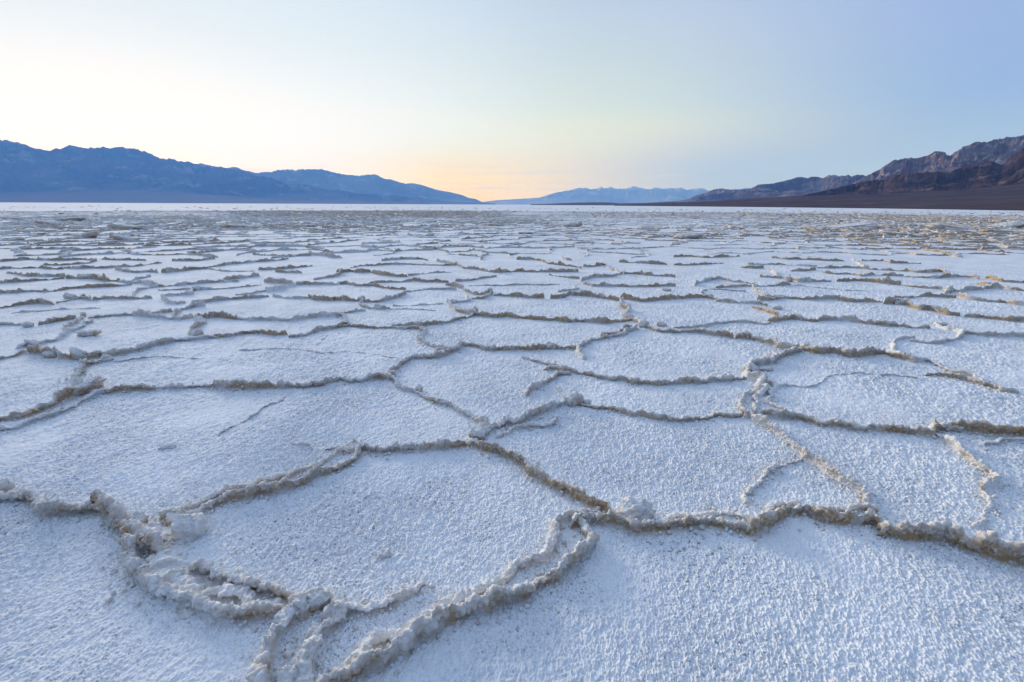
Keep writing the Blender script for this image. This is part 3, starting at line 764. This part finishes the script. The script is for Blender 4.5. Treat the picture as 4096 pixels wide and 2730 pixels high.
# ------------------------------------------------------------------ lumps and slabs
def lump_geo(size, seed, slab=0.0, n=56, m=40, rough=1.0):
    """a crusty lump (slab=0) or an angular plate (slab=1) of the given three half sizes"""
    th = np.linspace(0, 2*math.pi, n); ph = np.linspace(0, math.pi, m)
    T_, P_ = np.meshgrid(th, ph, indexing='ij')
    d = np.stack([np.sin(P_) * np.cos(T_), np.sin(P_) * np.sin(T_), np.cos(P_)], -1)
    e = 1 - .55 * slab
    v = np.sign(d) * np.abs(d) ** e
    irr = 1 + .55 * fbm(vn3, d * 1.7 + seed * 3.1, 4, seed, .6) * rough
    s = np.array(size)
    V = v * s * irr[..., None]
    mn = s.min()
    nr = d / s; nr /= np.linalg.norm(nr, axis=-1, keepdims=True)
    dd = .75 * mn * (fbm(lambda q_, s_: .5 - np.abs(vn3(q_, s_)), V / (.9 * mn + .012) + seed, 4, seed + 2, .6) - .1)
    dd = dd + min(.008, .25 * mn) * (.55 - worley3(V / .018 + seed, seed + 5)) * rough
    V = V + nr * dd[..., None]
    V[-1] = V[0]
    V[:, 0] = V[:, 0].mean(0); V[:, -1] = V[:, -1].mean(0)
    return V, d


def rotm(rx, ry, rz):
    from mathutils import Euler
    return np.array(Euler((R(rx), R(ry), R(rz))).to_matrix())


def lump(px, py, size, rot=(0, 0, 0), seed=1, slab=0.0, mudv=.4, sink=.35, name='salt_lump', label=None, cat='salt lump',
         group=None, parent=None, n=56, m=40):
    g = pix_ground(np.array([px]), np.array([py]), 0.01)[0]
    V, d = lump_geo(size, seed, slab, n, m)
    V = V @ rotm(*rot).T
    zr = V[..., 2].max() - V[..., 2].min()
    V = V + np.array([g[0], g[1], -V[..., 2].min() - sink * zr])
    mv = np.clip(mudv * (1.0 - 1.3 * d[..., 2]) + .6 * vn3(V / .05, seed) * mudv * 1.5, 0, 1)
    if parent == 'near':
        best = min(ridge_objs, key=lambda q: np.hypot(*(q[1] - g).T).min())
        parent = best[0]
    if parent is not None:
        o = mesh_from(name, V, gridF(n, m), m_ridge, {'mud': mv}, parent=parent, loc=(g[0], g[1], 0))
        o.matrix_parent_inverse = Matrix.Identity(4)
        o.location = (g[0] - parent.location[0], g[1] - parent.location[1], 0)
        if label: o['label'] = label
    else:
        o = mesh_from(name, V, gridF(n, m), m_ridge, {'mud': mv}, loc=(g[0], g[1], 0))
        tag(o, label, cat, group)
    return o


def rp(reg, x, y):
    r_ = REG[reg]; return r_[0] + x * r_[2], r_[1] + y * r_[2]


LUMPS = [  # region, x, y, half sizes, rotation, slab, mud, sink, label
 ('L', 598, 405, (.105, .030, .020), (8, -3, 2), .8, .45, .05, 'loose flat bar of crust lying free on the white polygon', 'crust_slab', 'crust slab'),
 ('C', 2295, 104, (.065, .035, .016), (6, 2, 4), .8, .35, .05, 'small loose flat slab on the white flat right of centre', 'crust_slab', 'crust slab'),
 ('BC', 360, 780, (.026, .020, .014), (0, 0, 0), .2, .15, .35, 'little nub of salt alone in the middle of the front polygon', 'salt_lump', 'salt lump'),
 ('L', 1125, 1150, (.040, .022, .012), (0, 0, 20), .2, .1, .4, 'little white nub alone in the wide left polygon', 'salt_lump', 'salt lump'),
 ('BC', 1890, 540, (.070, .050, .045), (0, 0, 10), .1, .35, .35, 'rounded cream lump behind the corner right of the front polygon', 'salt_lump', 'salt lump'),
 ('L', 185, 345, (.045, .040, .032), (0, 0, 0), .2, .35, .25, 'small round lump on the low ridge near the left edge', 'salt_lump', 'salt lump'),
 ('R', 690, 225, (.060, .035, .028), (0, 0, 0), .3, .40, .25, 'small grey lump beside the ochre ridge at middle right', 'salt_lump', 'salt lump'),
 ('BL', 1150, 660, (.055, .050, .050), (10, 15, 30), .3, .05, .25, 'craggy bright white lump inside the left end of the front polygon', 'salt_lump', 'salt lump'),
]
for k, (rg, x, y, sz, rot, sb, mu, sk, lab, nm, ct) in enumerate(LUMPS):
    px, py = rp(rg, x, y)
    lump(px, py, sz, rot, 300 + k, sb, mu, sk, nm, lab, ct, None)

KNOTS = [  # crowning pieces that belong to a ridge
 ('BL', 110, 430, (.050, .035, .035), (10, 20, 0), .4, .8, .2), ('BL', 30, 395, (.050, .040, .060), (0, 0, 0), .2, .4, .2),
 ('BL', 740, 590, (.050, .030, .045), (20, 10, -30), .5, .8, .25), ('BL', 840, 600, (.040, .035, .045), (0, 10, 20), .5, .6, .2),
 ('BL', 890, 730, (.050, .024, .055), (25, 0, -50), .5, .4, .25), ('BL', 1050, 575, (.045, .035, .030), (0, 20, 0), .5, .9, .25),
 ('BL', 800, 770, (.022, .022, .065), (12, -15, 0), .3, .5, .2), ('BL', 1070, 700, (.05, .045, .025), (0, 0, 0), .1, .05, .3),
 ('BL', 1830, 1130, (.045, .040, .060), (0, 10, 0), .3, .45, .2), ('BL', 1930, 1090, (.055, .042, .050), (10, 0, 30), .4, .6, .2),
 ('BL', 1730, 1180, (.045, .040, .042), (0, 0, 0), .2, .40, .25), ('BL', 2010, 1170, (.028, .030, .055), (0, 20, 0), .4, .3, .2),
 ('BL', 1690, 1130, (.036, .030, .030), (0, 0, 0), .2, .4, .3), ('BL', 1760, 1565, (.05, .045, .045), (0, 0, 0), .2, .3, .25),
 ('BC', 760, 1085, (.080, .030, .034), (20, 0, 25), .6, .35, .3), ('BC', 925, 75, (.055, .045, .060), (15, 0, 0), .4, .7, .2),
 ('BC', 900, 110, (.050, .040, .030), (0, 0, 0), .3, .6, .3), ('BC', 975, 50, (.030, .030, .045), (0, 30, 0), .4, .4, .2),
 ('BC', 170, 150, (.050, .036, .040), (0, 0, 20), .3, .35, .25), ('BC', 1035, 150, (.035, .025, .040), (0, 0, -25), .3, .8, .25),
 ('BC', 1140, 185, (.042, .028, .036), (0, 0, -25), .3, .8, .25), ('BC', 1580, 580, (.060, .030, .036), (20, 0, 20), .5, .5, .25),
 ('L', 545, 560, (.095, .040, .085), (18, 20, 10), .6, .75, .22), ('L', 350, 545, (.085, .040, .050), (10, 5, 0), .5, .7, .25),
 ('L', 720, 570, (.045, .036, .050), (0, 0, 0), .2, .35, .2), ('L', 560, 790, (.150, .045, .045), (20, -24, 24), .6, .65, .12),
 ('L', 640, 745, (.055, .045, .060), (10, 0, 20), .5, .7, .2), ('L', 540, 650, (.050, .036, .036), (0, 0, 0), .4, .75, .2),
 ('L', 480, 158, (.110, .045, .075), (15, 10, 0), .5, .55, .2), ('L', 555, 155, (.060, .035, .045), (0, -30, 0), .6, .8, .2),
 ('L', 300, 188, (.080, .035, .045), (10, 12, 0), .6, .9, .2), ('L', 700, 155, (.055, .035, .045), (0, 0, 0), .3, .5, .25),
 ('L', 560, 275, (.035, .028, .050), (0, 10, 0), .5, .8, .2), ('L', 1330, 400, (.070, .036, .060), (0, -25, 10), .5, .4, .22),
 ('L', 1270, 430, (.090, .034, .034), (0, 0, 4), .4, .75, .3), ('L', 1320, 100, (.085, .05, .06), (0, 5, 0), .5, .7, .2),
 ('L', 590, 25, (.25, .05, .075), (10, -4, 2), .6, .85, .2), ('L', 220, 465, (.055, .045, .045), (0, 0, 0), .2, .2, .25),
 ('C', 1005, 255, (.065, .050, .060), (10, -14, 0), .5, .65, .1), ('C', 1110, 115, (.055, .045, .070), (0, -18, 0), .4, .5, .2),
 ('C', 1680, 865, (.075, .042, .070), (15, -20, 20), .6, .5, .2), ('C', 1760, 860, (.032, .026, .034), (0, 0, 0), .3, .5, .2),
 ('C', 2140, 345, (.080, .045, .060), (15, -30, 10), .6, .4, .15), ('C', 2265, 340, (.075, .035, .045), (0, 22, -10), .5, .5, .2),
 ('C', 1515, 490, (.090, .034, .060), (8, 0, 0), .4, .85, .25), ('C', 1600, 635, (.065, .032, .036), (0, 0, 0), .4, .8, .2),
 ('C', 630, 775, (.036, .03, .045), (0, 10, -20), .3, .6, .2), ('C', 450, 680, (.04, .034, .05), (0, 0, 0), .3, .5, .2),
 ('C', 1060, 1050, (.035, .04, .05), (0, 0, 0), .3, .3, .2), ('C', 255, 170, (.040, .034, .065), (0, 10, 0), .5, .9, .2),
 ('C', 860, 185, (.055, .034, .045), (0, 12, 0), .5, .75, .2), ('C', 360, 215, (.08, .04, .045), (0, 10, 0), .4, .7, .25),
 ('R', 490, 420, (.060, .045, .065), (0, 10, 0), .4, .75, .2), ('R', 310, 400, (.090, .040, .055), (0, 0, 0), .4, .7, .25),
 ('R', 870, 500, (.035, .03, .085), (0, 22, 0), .4, .6, .2), ('R', 520, 650, (.070, .040, .060), (0, 28, -40), .5, .75, .2),
 ('R', 640, 555, (.060, .045, .038), (0, -15, 10), .6, .35, .2), ('R', 620, 635, (.07, .035, .028), (0, 0, 8), .5, .5, .25),
 ('R', 570, 790, (.05, .045, .055), (0, 20, -20), .4, .35, .2), ('R', 1530, 195, (.13, .05, .075), (10, -10, 0), .5, .8, .2),
 ('R', 1190, 305, (.11, .04, .055), (0, 10, 0), .6, .7, .2), ('R', 1750, 235, (.10, .045, .06), (0, 8, 0), .4, .9, .25),
 ('R', 1840, 115, (.075, .055, .09), (0, 15, 0), .4, .5, .2), ('R', 760, 290, (.06, .045, .06), (0, -15, 0), .5, .45, .2),
 ('R', 810, 283, (.05, .04, .055), (0, 10, 0), .3, .5, .2), ('R', 770, 45, (.075, .05, .115), (0, -10, 0), .4, .6, .2),
 ('R', 1410, 52, (.075, .045, .075), (0, 12, 0), .5, .7, .2), ('R', 240, 150, (.075, .04, .055), (0, 15, 0), .4, .8, .25),
 ('R', 1860, 1030, (.10, .04, .05), (0, 0, 0), .3, .8, .3), ('R', 1080, 990, (.055, .03, .04), (0, 0, -5), .3, .7, .25),
 ('R', 1800, 345, (.085, .05, .045), (0, 15, 0), .4, .55, .2), ('R', 2130, 88, (.14, .06, .07), (0, 10, 0), .5, .75, .25),
]
for k, (rg, x, y, sz, rot, sb, mu, sk) in enumerate(KNOTS):
    px, py = rp(rg, x, y)
    far = py < 1350
    kq = .70
    sz = tuple(v * kq for v in sz); sk = sk + .10
    lump(px, py, sz, rot, 400 + k, sb, mu, sk, 'crust_plate' if sb >= .5 else 'salt_knob', None, parent='near',
         n=36 if far else 64, m=26 if far else 46)

# crumbs of salt shed along the near ridges (nobody could count them)
def crumbs():
    t_ = (1 + 5 ** .5) / 2
    ico = np.array([(-1, t_, 0), (1, t_, 0), (-1, -t_, 0), (1, -t_, 0), (0, -1, t_), (0, 1, t_), (0, -1, -t_), (0, 1, -t_),
                    (t_, 0, -1), (t_, 0, 1), (-t_, 0, -1), (-t_, 0, 1)]) / 1.9
    fc = np.array([(0, 11, 5), (0, 5, 1), (0, 1, 7), (0, 7, 10), (0, 10, 11), (1, 5, 9), (5, 11, 4), (11, 10, 2), (10, 7, 6), (7, 1, 8),
                   (3, 9, 4), (3, 4, 2), (3, 2, 6), (3, 6, 8), (3, 8, 9), (4, 9, 5), (2, 4, 11), (6, 2, 10), (8, 6, 7), (9, 8, 1)])
    C, S = [], []
    for h, w, m, lab, g, pc in recs:
        if np.hypot(*g.mean(0)) > 5.5 or h < .02: continue
        L = np.concatenate([[0], np.cumsum(np.hypot(*np.diff(g, axis=0).T))])
        k = int(L[-1] * 150)
        s_ = rng.uniform(0, L[-1], k)
        p = np.stack([np.interp(s_, L, g[:, 0]), np.interp(s_, L, g[:, 1])], -1) + rng.normal(0, .75 * w + .008, (k, 2))
        C.append(p); S.append(rng.uniform(.0022, .0075, k) * rng.uniform(.6, 1.5, k))
    C = np.concatenate(C); S = np.concatenate(S); n = len(C)
    V = ico[None] * rng.uniform(.6, 1.35, (n, 12, 1)) * rng.uniform(.6, 1.3, (n, 1, 3)) * S[:, None, None]
    V = V + np.stack([C[:, 0], C[:, 1], S * .35 + .003], -1)[:, None, :]
    F = fc[None] + (np.arange(n) * 12)[:, None, None]
    o = mesh_from('salt_crumbs', V.reshape(-1, 3), F.reshape(-1, 3), m_ridge,
                  {'mud': np.repeat(np.where(rng.random(n) < .12, rng.uniform(.2, .6, n), .03), 12)})
    tag(o, 'tiny salt crumbs scattered beside the nearest ridges', 'salt crumbs', kind='stuff')


crumbs()

# larger upturned slabs far out, each one easy to point at
SLABS = [
 ('MC', 1665, 212, (.55, .30, .16), (6, -8, 0), .6, .55, 'dark hump of heaved crust alone in the smooth far centre'),
 ('MC', 1145, 207, (.50, .25, .07), (0, 4, 0), .6, .7, 'low flat brown crust heap left of the dark far hump'),
 ('MC', 1350, 262, (.32, .16, .07), (0, 0, 0), .5, .6, 'short brown crust heap in front of the far centre'),
 ('MR', 1200, 222, (1.25, .7, .13), (5, -6, 0), .8, .35, 'broad tilted grey slab at the edge of the rough tan ground'),
 ('MR', 1860, 238, (1.2, .6, .17), (4, 7, 0), .8, .30, 'broad pale slab with a black gap under its left end'),
 ('MR', 2240, 222, (.9, .55, .19), (4, -12, 0), .8, .65, 'dark tilted slab nearest the right edge of the rough ground'),
 ('MR', 1500, 276, (.7, .35, .10), (0, 5, 0), .7, .8, 'dark brown crust heap in front of the broad pale slab'),
 ('MR', 90, 292, (.55, .28, .13), (0, -6, 0), .5, .6, 'dark peaked crust mound in the far right of centre'),
 ('MR', 2180, 256, (.7, .35, .09), (0, 4, 0), .7, .85, 'low dark plate in front of the dark tilted slab at right'),
 ('ML', 330, 200, (.70, .35, .14), (0, 8, 0), .6, .75, 'dark triangular crust mound far out on the left'),
 ('ML', 480, 174, (.9, .4, .13), (0, -5, 0), .6, .7, 'long dark crust mound farthest out on the left'),
 ('ML', 870, 232, (.9, .4, .15), (0, 5, 0), .6, .6, 'wide dark mound in the far left rough patch'),
 ('ML', 1620, 222, (.75, .35, .13), (0, 5, 0), .6, .7, 'dark heap at the right end of the far left rough patch'),
 ('ML', 590, 288, (.32, .18, .12), (0, -14, 0), .5, .7, 'small dark pointed mound in the left far rows'),
 ('ML', 820, 300, (.34, .18, .10), (0, 14, 0), .5, .6, 'grey upturned flake in the left far rows'),
 ('ML', 2060, 215, (.55, .28, .12), (0, 0, 0), .5, .7, 'brown lump beside the smooth far centre on the left'),
]
for k, (rg, x, y, sz, rot, sb, mu, lab) in enumerate(SLABS):
    px, py = rp(rg, x, y)
    lump(px, py, (sz[0], sz[1], sz[2] * .85), rot, 600 + k, sb, 1.5 * mu, .30, 'crust_mound' if sb < .7 else 'crust_slab', lab, 'crust mound' if sb < .7 else 'crust slab',  # mud raised to put the mounds' backlit shade into their colour
         None, n=48, m=34)

# ------------------------------------------------------------------ broken tan crust in the distance (nobody could count it)
def rubble():
    n = 60000
    rr = 14 * (280 / 14) ** rng.random(n); aa = np.radians(rng.uniform(-54, 54, n))
    x, y = rr * np.sin(aa), rr * np.cos(aa)
    px, py = ground_pix(x, y)
    P = np.stack([x, y], -1)
    dens = rough_mask(px, py) * sstep(fbm(vn2, P * np.array([.25, .10]), 3, 81), -.30, .25)
    left = sstep(-px, -1700, -300) * sstep(py, 865, 885) * (1 - sstep(py, 905, 950)) * sstep(fbm(vn2, P * .2, 2, 82), .05, .5) * .10
    far = sstep(rr, 55, 90) * .05 * (1 - sstep(rr, 140, 280)) * sstep(fbm(vn2, P * np.array([.05, .03]), 3, 84), -.35, .3)
    ok = rng.random(n) < np.clip(dens * .42 + left + far, 0, 1) * np.where(rr < 30, .5, 1)
    x, y, rr = x[ok], y[ok], rr[ok]
    n = len(x); k = 7
    th = np.linspace(0, 2*math.pi, k, endpoint=False)[None] + rng.uniform(0, 6, (n, 1))
    size = rng.uniform(.05, .17, (n, 1)) * (1 + rr[:, None] / 80)
    rad = size * rng.uniform(.55, 1.25, (n, k))
    tilt = np.radians(rng.uniform(2, 30, n)); ta = rng.uniform(0, 6.28, n)
    thick = rng.uniform(.015, .04, n) * (1 + rr / 120)
    thick *= .6; tilt *= .55
    lx, ly = rad * np.cos(th), rad * np.sin(th)
    slope = np.tan(tilt)[:, None] * (lx * np.cos(ta)[:, None] + ly * np.sin(ta)[:, None])
    lift = .012 + .35 * (np.tan(tilt) * size[:, 0])
    top = np.stack([x[:, None] + lx, y[:, None] + ly, lift[:, None] + slope + thick[:, None] + rng.normal(0, .008, (n, k))], -1)
    bot = np.stack([x[:, None] + lx * 1.02, y[:, None] + ly * 1.02, lift[:, None] + slope - .004], -1)
    ct = top.mean(1, keepdims=True); ct[..., 2] += .012
    cb = bot.mean(1, keepdims=True)
    V = np.concatenate([ct, top, bot, cb], 1)
    F = []
    for q in range(k):
        q2 = (q + 1) % k
        F += [(0, 1+q, 1+q2), (1+q, 1+k+q, 1+k+q2), (1+q, 1+k+q2, 1+q2), (1+2*k, 1+k+q2, 1+k+q)]
    F = np.array(F)[None] + (np.arange(n) * (2*k+2))[:, None, None]
    mv = np.concatenate([np.full((n, 1+k), .1), np.full((n, k+1), .8)], 1) + rng.uniform(0, .5, (n, 1))
    o = mesh_from('broken_crust', V.reshape(-1, 3), F.reshape(-1, 3), m_ridge, {'mud': np.clip(mv, 0, 1).ravel()}, smooth=False)
    tag(o, 'rough field of broken tan salt crust far out on the flat', 'broken crust', kind='stuff')


rubble()

# a dry twig standing far out
m_twig, t, b = new_mat('dry_twig')
b.inputs['Base Color'].default_value = (.10, .075, .05, 1)


def twig():
    g = pix_ground(*[np.array([v]) for v in rp('MC', 1850, 142)])[0]
    V, F, off = [], [], 0
    for a, l, dx, dy in ((0, .34, .02, 0), (.10, .26, -.13, .03), (.08, .24, .12, -.04), (.18, .16, .07, .06), (.16, .15, -.05, -.06)):
        p0 = np.array([0, 0, a * .6]); p1 = np.array([dx, dy, a + l])
        for t_, rad in ((0, .012), (.5, .009), (1, .004)):
            c_ = p0 + (p1 - p0) * t_ + np.array([.02 * math.sin(t_ * 3 + a * 20), 0, 0])
            for q in range(5): V.append(c_ + rad * np.array([math.cos(q * 1.2566), math.sin(q * 1.2566), 0]))
        for s_ in range(2):
            for q in range(5):
                F.append((off+s_*5+q, off+s_*5+(q+1) % 5, off+s_*5+5+(q+1) % 5, off+s_*5+5+q))
        off += 15
    o = mesh_from('dry_twig', np.array(V) + np.array([g[0], g[1], 0]), F, m_twig, loc=(g[0], g[1], 0))
    tag(o, 'tiny dry twig standing alone on the far salt flat', 'twig')


twig()

# ------------------------------------------------------------------ mountains
def mountain_mat(name, dark, light, vein, vs_, snow=None):
    m, t, b = new_mat(name)
    b.inputs['Roughness'].default_value = 1; b.inputs['Specular IOR Level'].default_value = .05
    geo = nn(t, 'ShaderNodeNewGeometry')
    mp = nn(t, 'ShaderNodeMapping'); mp.inputs['Scale'].default_value = (1, 1, 2.4); t.links.new(geo.outputs['Position'], mp.inputs[0])
    c = mixc(t, smooth01(t, noise(t, vs_, 6, .6, mp.outputs[0]), .40, .60), dark, light)
    c = mixc(t, smooth01(t, noise(t, vs_ * 2.3, 7, .62, mp.outputs[0]), .54, .68), c, vein)
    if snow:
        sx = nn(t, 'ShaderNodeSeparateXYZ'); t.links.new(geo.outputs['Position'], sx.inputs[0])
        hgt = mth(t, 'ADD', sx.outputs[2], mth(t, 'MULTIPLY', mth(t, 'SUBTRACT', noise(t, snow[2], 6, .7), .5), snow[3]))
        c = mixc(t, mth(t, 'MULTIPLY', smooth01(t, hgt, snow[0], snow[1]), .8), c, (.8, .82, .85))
    t.links.new(c, b.inputs['Base Color'])
    return m


def sky_az(reg, txt):
    o, s_ = reg
    p = np.array([[float(v) for v in w.split(',')] for w in txt.split()])
    px, py = o[0] + p[:, 0] * s_, o[1] + p[:, 1] * s_
    ys = np.interp(px, [0, 1900, 2700, 4096], [818, 812, 820, 850])      # the photograph's slightly bent shore
    yh = H0/2 - (math.tan(PITCH) / K) + (px - W0/2) * math.tan(ROLL) / math.cos(PITCH)
    py = py + (yh - ys) * np.clip(1 - (ys - py) / 160, 0, 1)
    d = pix_dir(px, py)
    return np.arctan2(d[:, 0], d[:, 1]), d[:, 2] / np.hypot(d[:, 0], d[:, 1])


Z4, Z5, Z6 = ((0, 500), .595), ((1300, 600), .595), ((2696, 500), .595)


def rng_mesh(name, label, parts, D0, D1, D2, mat, seed, na=1100, nr_=220, fs=900., shape=1.25, rough=.5, jag=.035, ext=(0, 0)):
    """a mountain range: foot at D0, crest near D1, back at D2 (metres); its crest follows the given skyline"""
    A = np.concatenate([sky_az(r_, tx)[0] for r_, tx in parts]); Tn = np.concatenate([sky_az(r_, tx)[1] for r_, tx in parts])
    o_ = np.argsort(A); A, Tn = A[o_], Tn[o_]
    if ext[0]: A = np.insert(A, 0, A[0] - ext[0]); Tn = np.insert(Tn, 0, max(Tn[0] * 1.0, .001))
    if ext[1]: A = np.append(A, A[-1] + ext[1]); Tn = np.append(Tn, max(Tn[-1] * 1.0, .001))
    az = np.linspace(A[0], A[-1], na); e = np.maximum(np.interp(az, A, Tn), .0008)
    e = e * (1 + jag * fbm(vn1, az * 260, 4, seed + 70, .6))
    v = np.linspace(0, 1, nr_)
    if isinstance(D0, tuple): D0 = D0[0] * (D0[1] / D0[0]) ** np.linspace(0, 1, na)
    D0 = np.zeros(na) + D0; D0 = D0[:, None]
    DD = np.where(v[None] < .72, D0 + (D1 - D0) * v[None] / .72, D1 + (D2 - D1) * (v[None] - .72) / .28)
    AZ = np.broadcast_to(az[:, None], DD.shape)
    x, y = DD * np.sin(AZ), DD * np.cos(AZ)
    P = np.stack([x, y], -1) / fs
    Pw = P + .35 * np.stack([fbm(vn2, P * .9, 3, seed + 50), fbm(vn2, P * .9, 3, seed + 51)], -1)
    rid = np.zeros_like(x); a_, tot, q = 1.0, 0, Pw
    for o__ in range(7):
        rid += a_ * (1 - np.abs(vn2(q, seed + o__)))**2.2 ; tot += a_; a_ *= .58; q = q * 2.05 + 3.7
    rid /= tot
    V_ = np.broadcast_to(v[None], x.shape)
    up = np.clip(V_ / .72, 0, 1) ** shape
    dn = 1 - .75 * sstep(V_, .74, 1.0)
    body = up * dn
    H = body * (1 - rough + rough * 1.7 * rid * (1 - .55 * np.exp(-((V_ - .72) / .06)**2)))
    Hs = H * DD * 1.0
    ang = H.max(1)                                     # H is angle-like: height / distance
    ker = np.hanning(7); ker /= ker.sum()
    sc = e / np.maximum(ang, 1e-4)
    kk = np.hanning(61); kk /= kk.sum()
    ssm = e / np.maximum(np.convolve(np.pad(ang, 30, mode='edge'), kk, 'valid'), 1e-4)
    wv = sstep(V_, .45, .72)
    Z = Hs * (sc[:, None] * wv + ssm[:, None] * (1 - wv))
    Z[:, 0] = -.4; Z[:, -1] = -.4
    o = mesh_from(name, np.stack([x, y, Z], -1), gridF(na, nr_)[:, ::-1] if False else gridF(na, nr_), mat)
    tag(o, label, None, kind='structure')
    return o


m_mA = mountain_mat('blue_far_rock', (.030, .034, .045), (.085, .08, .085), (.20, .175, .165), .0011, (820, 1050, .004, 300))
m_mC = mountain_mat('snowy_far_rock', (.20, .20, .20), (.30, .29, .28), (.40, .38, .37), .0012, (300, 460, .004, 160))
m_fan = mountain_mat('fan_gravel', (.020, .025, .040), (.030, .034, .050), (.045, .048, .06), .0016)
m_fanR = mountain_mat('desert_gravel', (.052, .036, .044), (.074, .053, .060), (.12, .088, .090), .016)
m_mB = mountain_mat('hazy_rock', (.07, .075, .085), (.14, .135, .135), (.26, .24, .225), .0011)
m_mD = mountain_mat('banded_rock', (.075, .052, .058), (.17, .125, .12), (.28, .22, .19), .003)
m_mE = mountain_mat('grey_violet_rock', (.10, .072, .084), (.23, .18, .185), (.40, .34, .32), .0080)
m_mF = mountain_mat('dark_brown_rock', (.042, .026, .028), (.082, .052, .052), (.17, .12, .11), .0120)

skA = [(Z4, '-40,90 0,98 75,110 130,125 190,140 240,158 290,168 335,175 375,162 410,160 440,145 460,138 480,140 515,150 570,153 640,155 670,150 700,150 730,155 790,152 815,146 840,154 905,158 945,172 990,180 1030,203 1075,226 1120,226 1135,222 1165,226 1200,246 1265,245 1305,262 1365,278 1480,290 1590,297 1640,308 1740,345 1820,352 1880,378 1970,392 2060,400 2130,418 2180,432'),
       (Z5, '0,262 75,262 150,275 205,288 290,292 350,288 380,302 460,298 530,310 600,318 640,310 700,325 800,335 900,340 1060,346 1150,352')]
skB = [(Z4, '1000,240 1150,240 1305,260 1340,258 1400,268 1470,285 1510,292 1560,282 1590,283 1640,305 1720,322 1830,315 1870,303 1945,300 1990,305 2030,298 2150,298'),
       (Z5, '-20,130 0,135 80,155 150,168 225,172 320,163 350,167 385,188 440,194 500,215 540,223 585,218 690,242 760,265 830,276 920,295 970,315 1010,320 1060,343 1150,352')]
skC = [(Z5, '1000,348 1080,338 1150,330 1300,322 1440,315 1490,300 1560,280 1640,268 1710,250 1730,255 1750,248 1790,262 1830,255 1855,244 1880,256 1920,246 1960,258 2020,258 2070,240 2110,250 2150,258 2180,262 2225,248 2270,258 2340,255'),
       (Z6, '0,425 50,420 85,435 120,430 190,424 230,442 330,440 450,432 480,424 520,430 700,450 900,480')]
skD = [(Z6, '-60,520 0,512 100,495 150,472 220,455 270,433 320,428 400,438 520,428 570,402 640,398 700,388 770,372 830,355 860,353 900,360 920,350 960,352 1000,360 1040,340 1070,338 1110,345 1150,345 1170,340 1200,350 1235,333 1290,342 1400,350 1600,360')]
skE = [(Z6, '1050,440 1180,410 1300,342 1380,300 1430,265 1480,235 1560,222 1640,220 1700,207 1760,175 1810,182 1855,203 1900,175 1960,142 2040,108 2110,112 2170,95 2240,75 2290,78 2353,58 2450,40')]
skF = [(Z6, '560,520 680,508 800,493 1040,440 1160,412 1300,378 1420,370 1480,335 1600,322 1700,315 1770,310 1850,320 1950,275 2050,248 2130,240 2210,260 2270,200 2353,150 2450,130')]
skG = [(Z6, '-400,532 0,514 250,508 500,494 800,480 1000,480 1500,470 2000,440 2353,400 2450,390')]
skH = [(Z5, '1380,356 1500,353 1560,351 1700,346 1850,345 1920,347 1985,353 2150,351 2353,342')]
skI = [(Z4, '-40,460 0,465 300,452 570,440 1100,445 1500,480 2200,515'), (Z5, '0,344 400,351 700,354')]

rng_mesh('mountain_range', 'long blue mountain range falling from the left edge to the middle', skA, 6500, 8300, 9500, m_mA, 11, fs=900, ext=(.12, 0), rough=.7)
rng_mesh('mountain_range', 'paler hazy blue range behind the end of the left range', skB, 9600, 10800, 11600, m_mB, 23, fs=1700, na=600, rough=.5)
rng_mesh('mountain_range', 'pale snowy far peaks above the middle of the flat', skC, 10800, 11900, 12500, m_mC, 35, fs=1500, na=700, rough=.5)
rng_mesh('mountain_range', 'low jagged banded hills right of the snowy peaks', skD, 2600, 3600, 4200, m_mD, 47, fs=420, na=900, rough=.7)
rng_mesh('mountain_range', 'big grey-violet mountain rising at the right edge', skE, 1500, 2200, 2500, m_mE, 59, fs=300, na=900, rough=.60, ext=(0, .12))
rng_mesh('mountain_range', 'dark brown foothills in front of the big right mountain', skF, 950, 1400, 1490, m_mF, 61, fs=180, na=1000, rough=.72, ext=(0, .12))
rng_mesh('alluvial_fan', 'smooth dark gravel slope at the foot of the right mountains', skG, (900, 190), 930, 960, m_fanR, 73, fs=190, na=500, jag=.01, rough=.10, shape=1.0, ext=(0, .12))
rng_mesh('alluvial_fan', 'low dark strip of hills below the snowy peaks', skH, 1700, 2600, 2800, m_mF, 85, fs=400, na=300, jag=.01, rough=.15)
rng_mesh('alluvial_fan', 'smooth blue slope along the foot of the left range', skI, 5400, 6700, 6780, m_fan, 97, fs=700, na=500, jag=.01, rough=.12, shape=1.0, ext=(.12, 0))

# ------------------------------------------------------------------ the air
HAZE_C, HAZE_D, HAZE_T, HAZE_R = (.16, .42, 1.0), 0.95e-4, 980.0, 13000.0
bpy.ops.mesh.primitive_cube_add(size=1)
hz = bpy.context.object; hz.name = 'haze'; hz.data.name = 'haze'
hz.scale = (2*HAZE_R, 2*HAZE_R, HAZE_T + 1.5); hz.location = (0, 0, (HAZE_T - 1.5)/2)
m_h = bpy.data.materials.new('haze'); m_h.use_nodes = True
t = m_h.node_tree; t.nodes.clear()
oo = nn(t, 'ShaderNodeOutputMaterial'); pv = nn(t, 'ShaderNodeVolumePrincipled')
pv.inputs['Color'].default_value = HAZE_C + (1,); pv.inputs['Density'].default_value = HAZE_D
pv.inputs['Absorption Color'].default_value = (1, 1, 1, 1)
pv.inputs['Anisotropy'].default_value = 0.0
t.links.new(pv.outputs[0], oo.inputs['Volume'])
hz.data.materials.append(m_h); hz['kind'] = 'stuff'
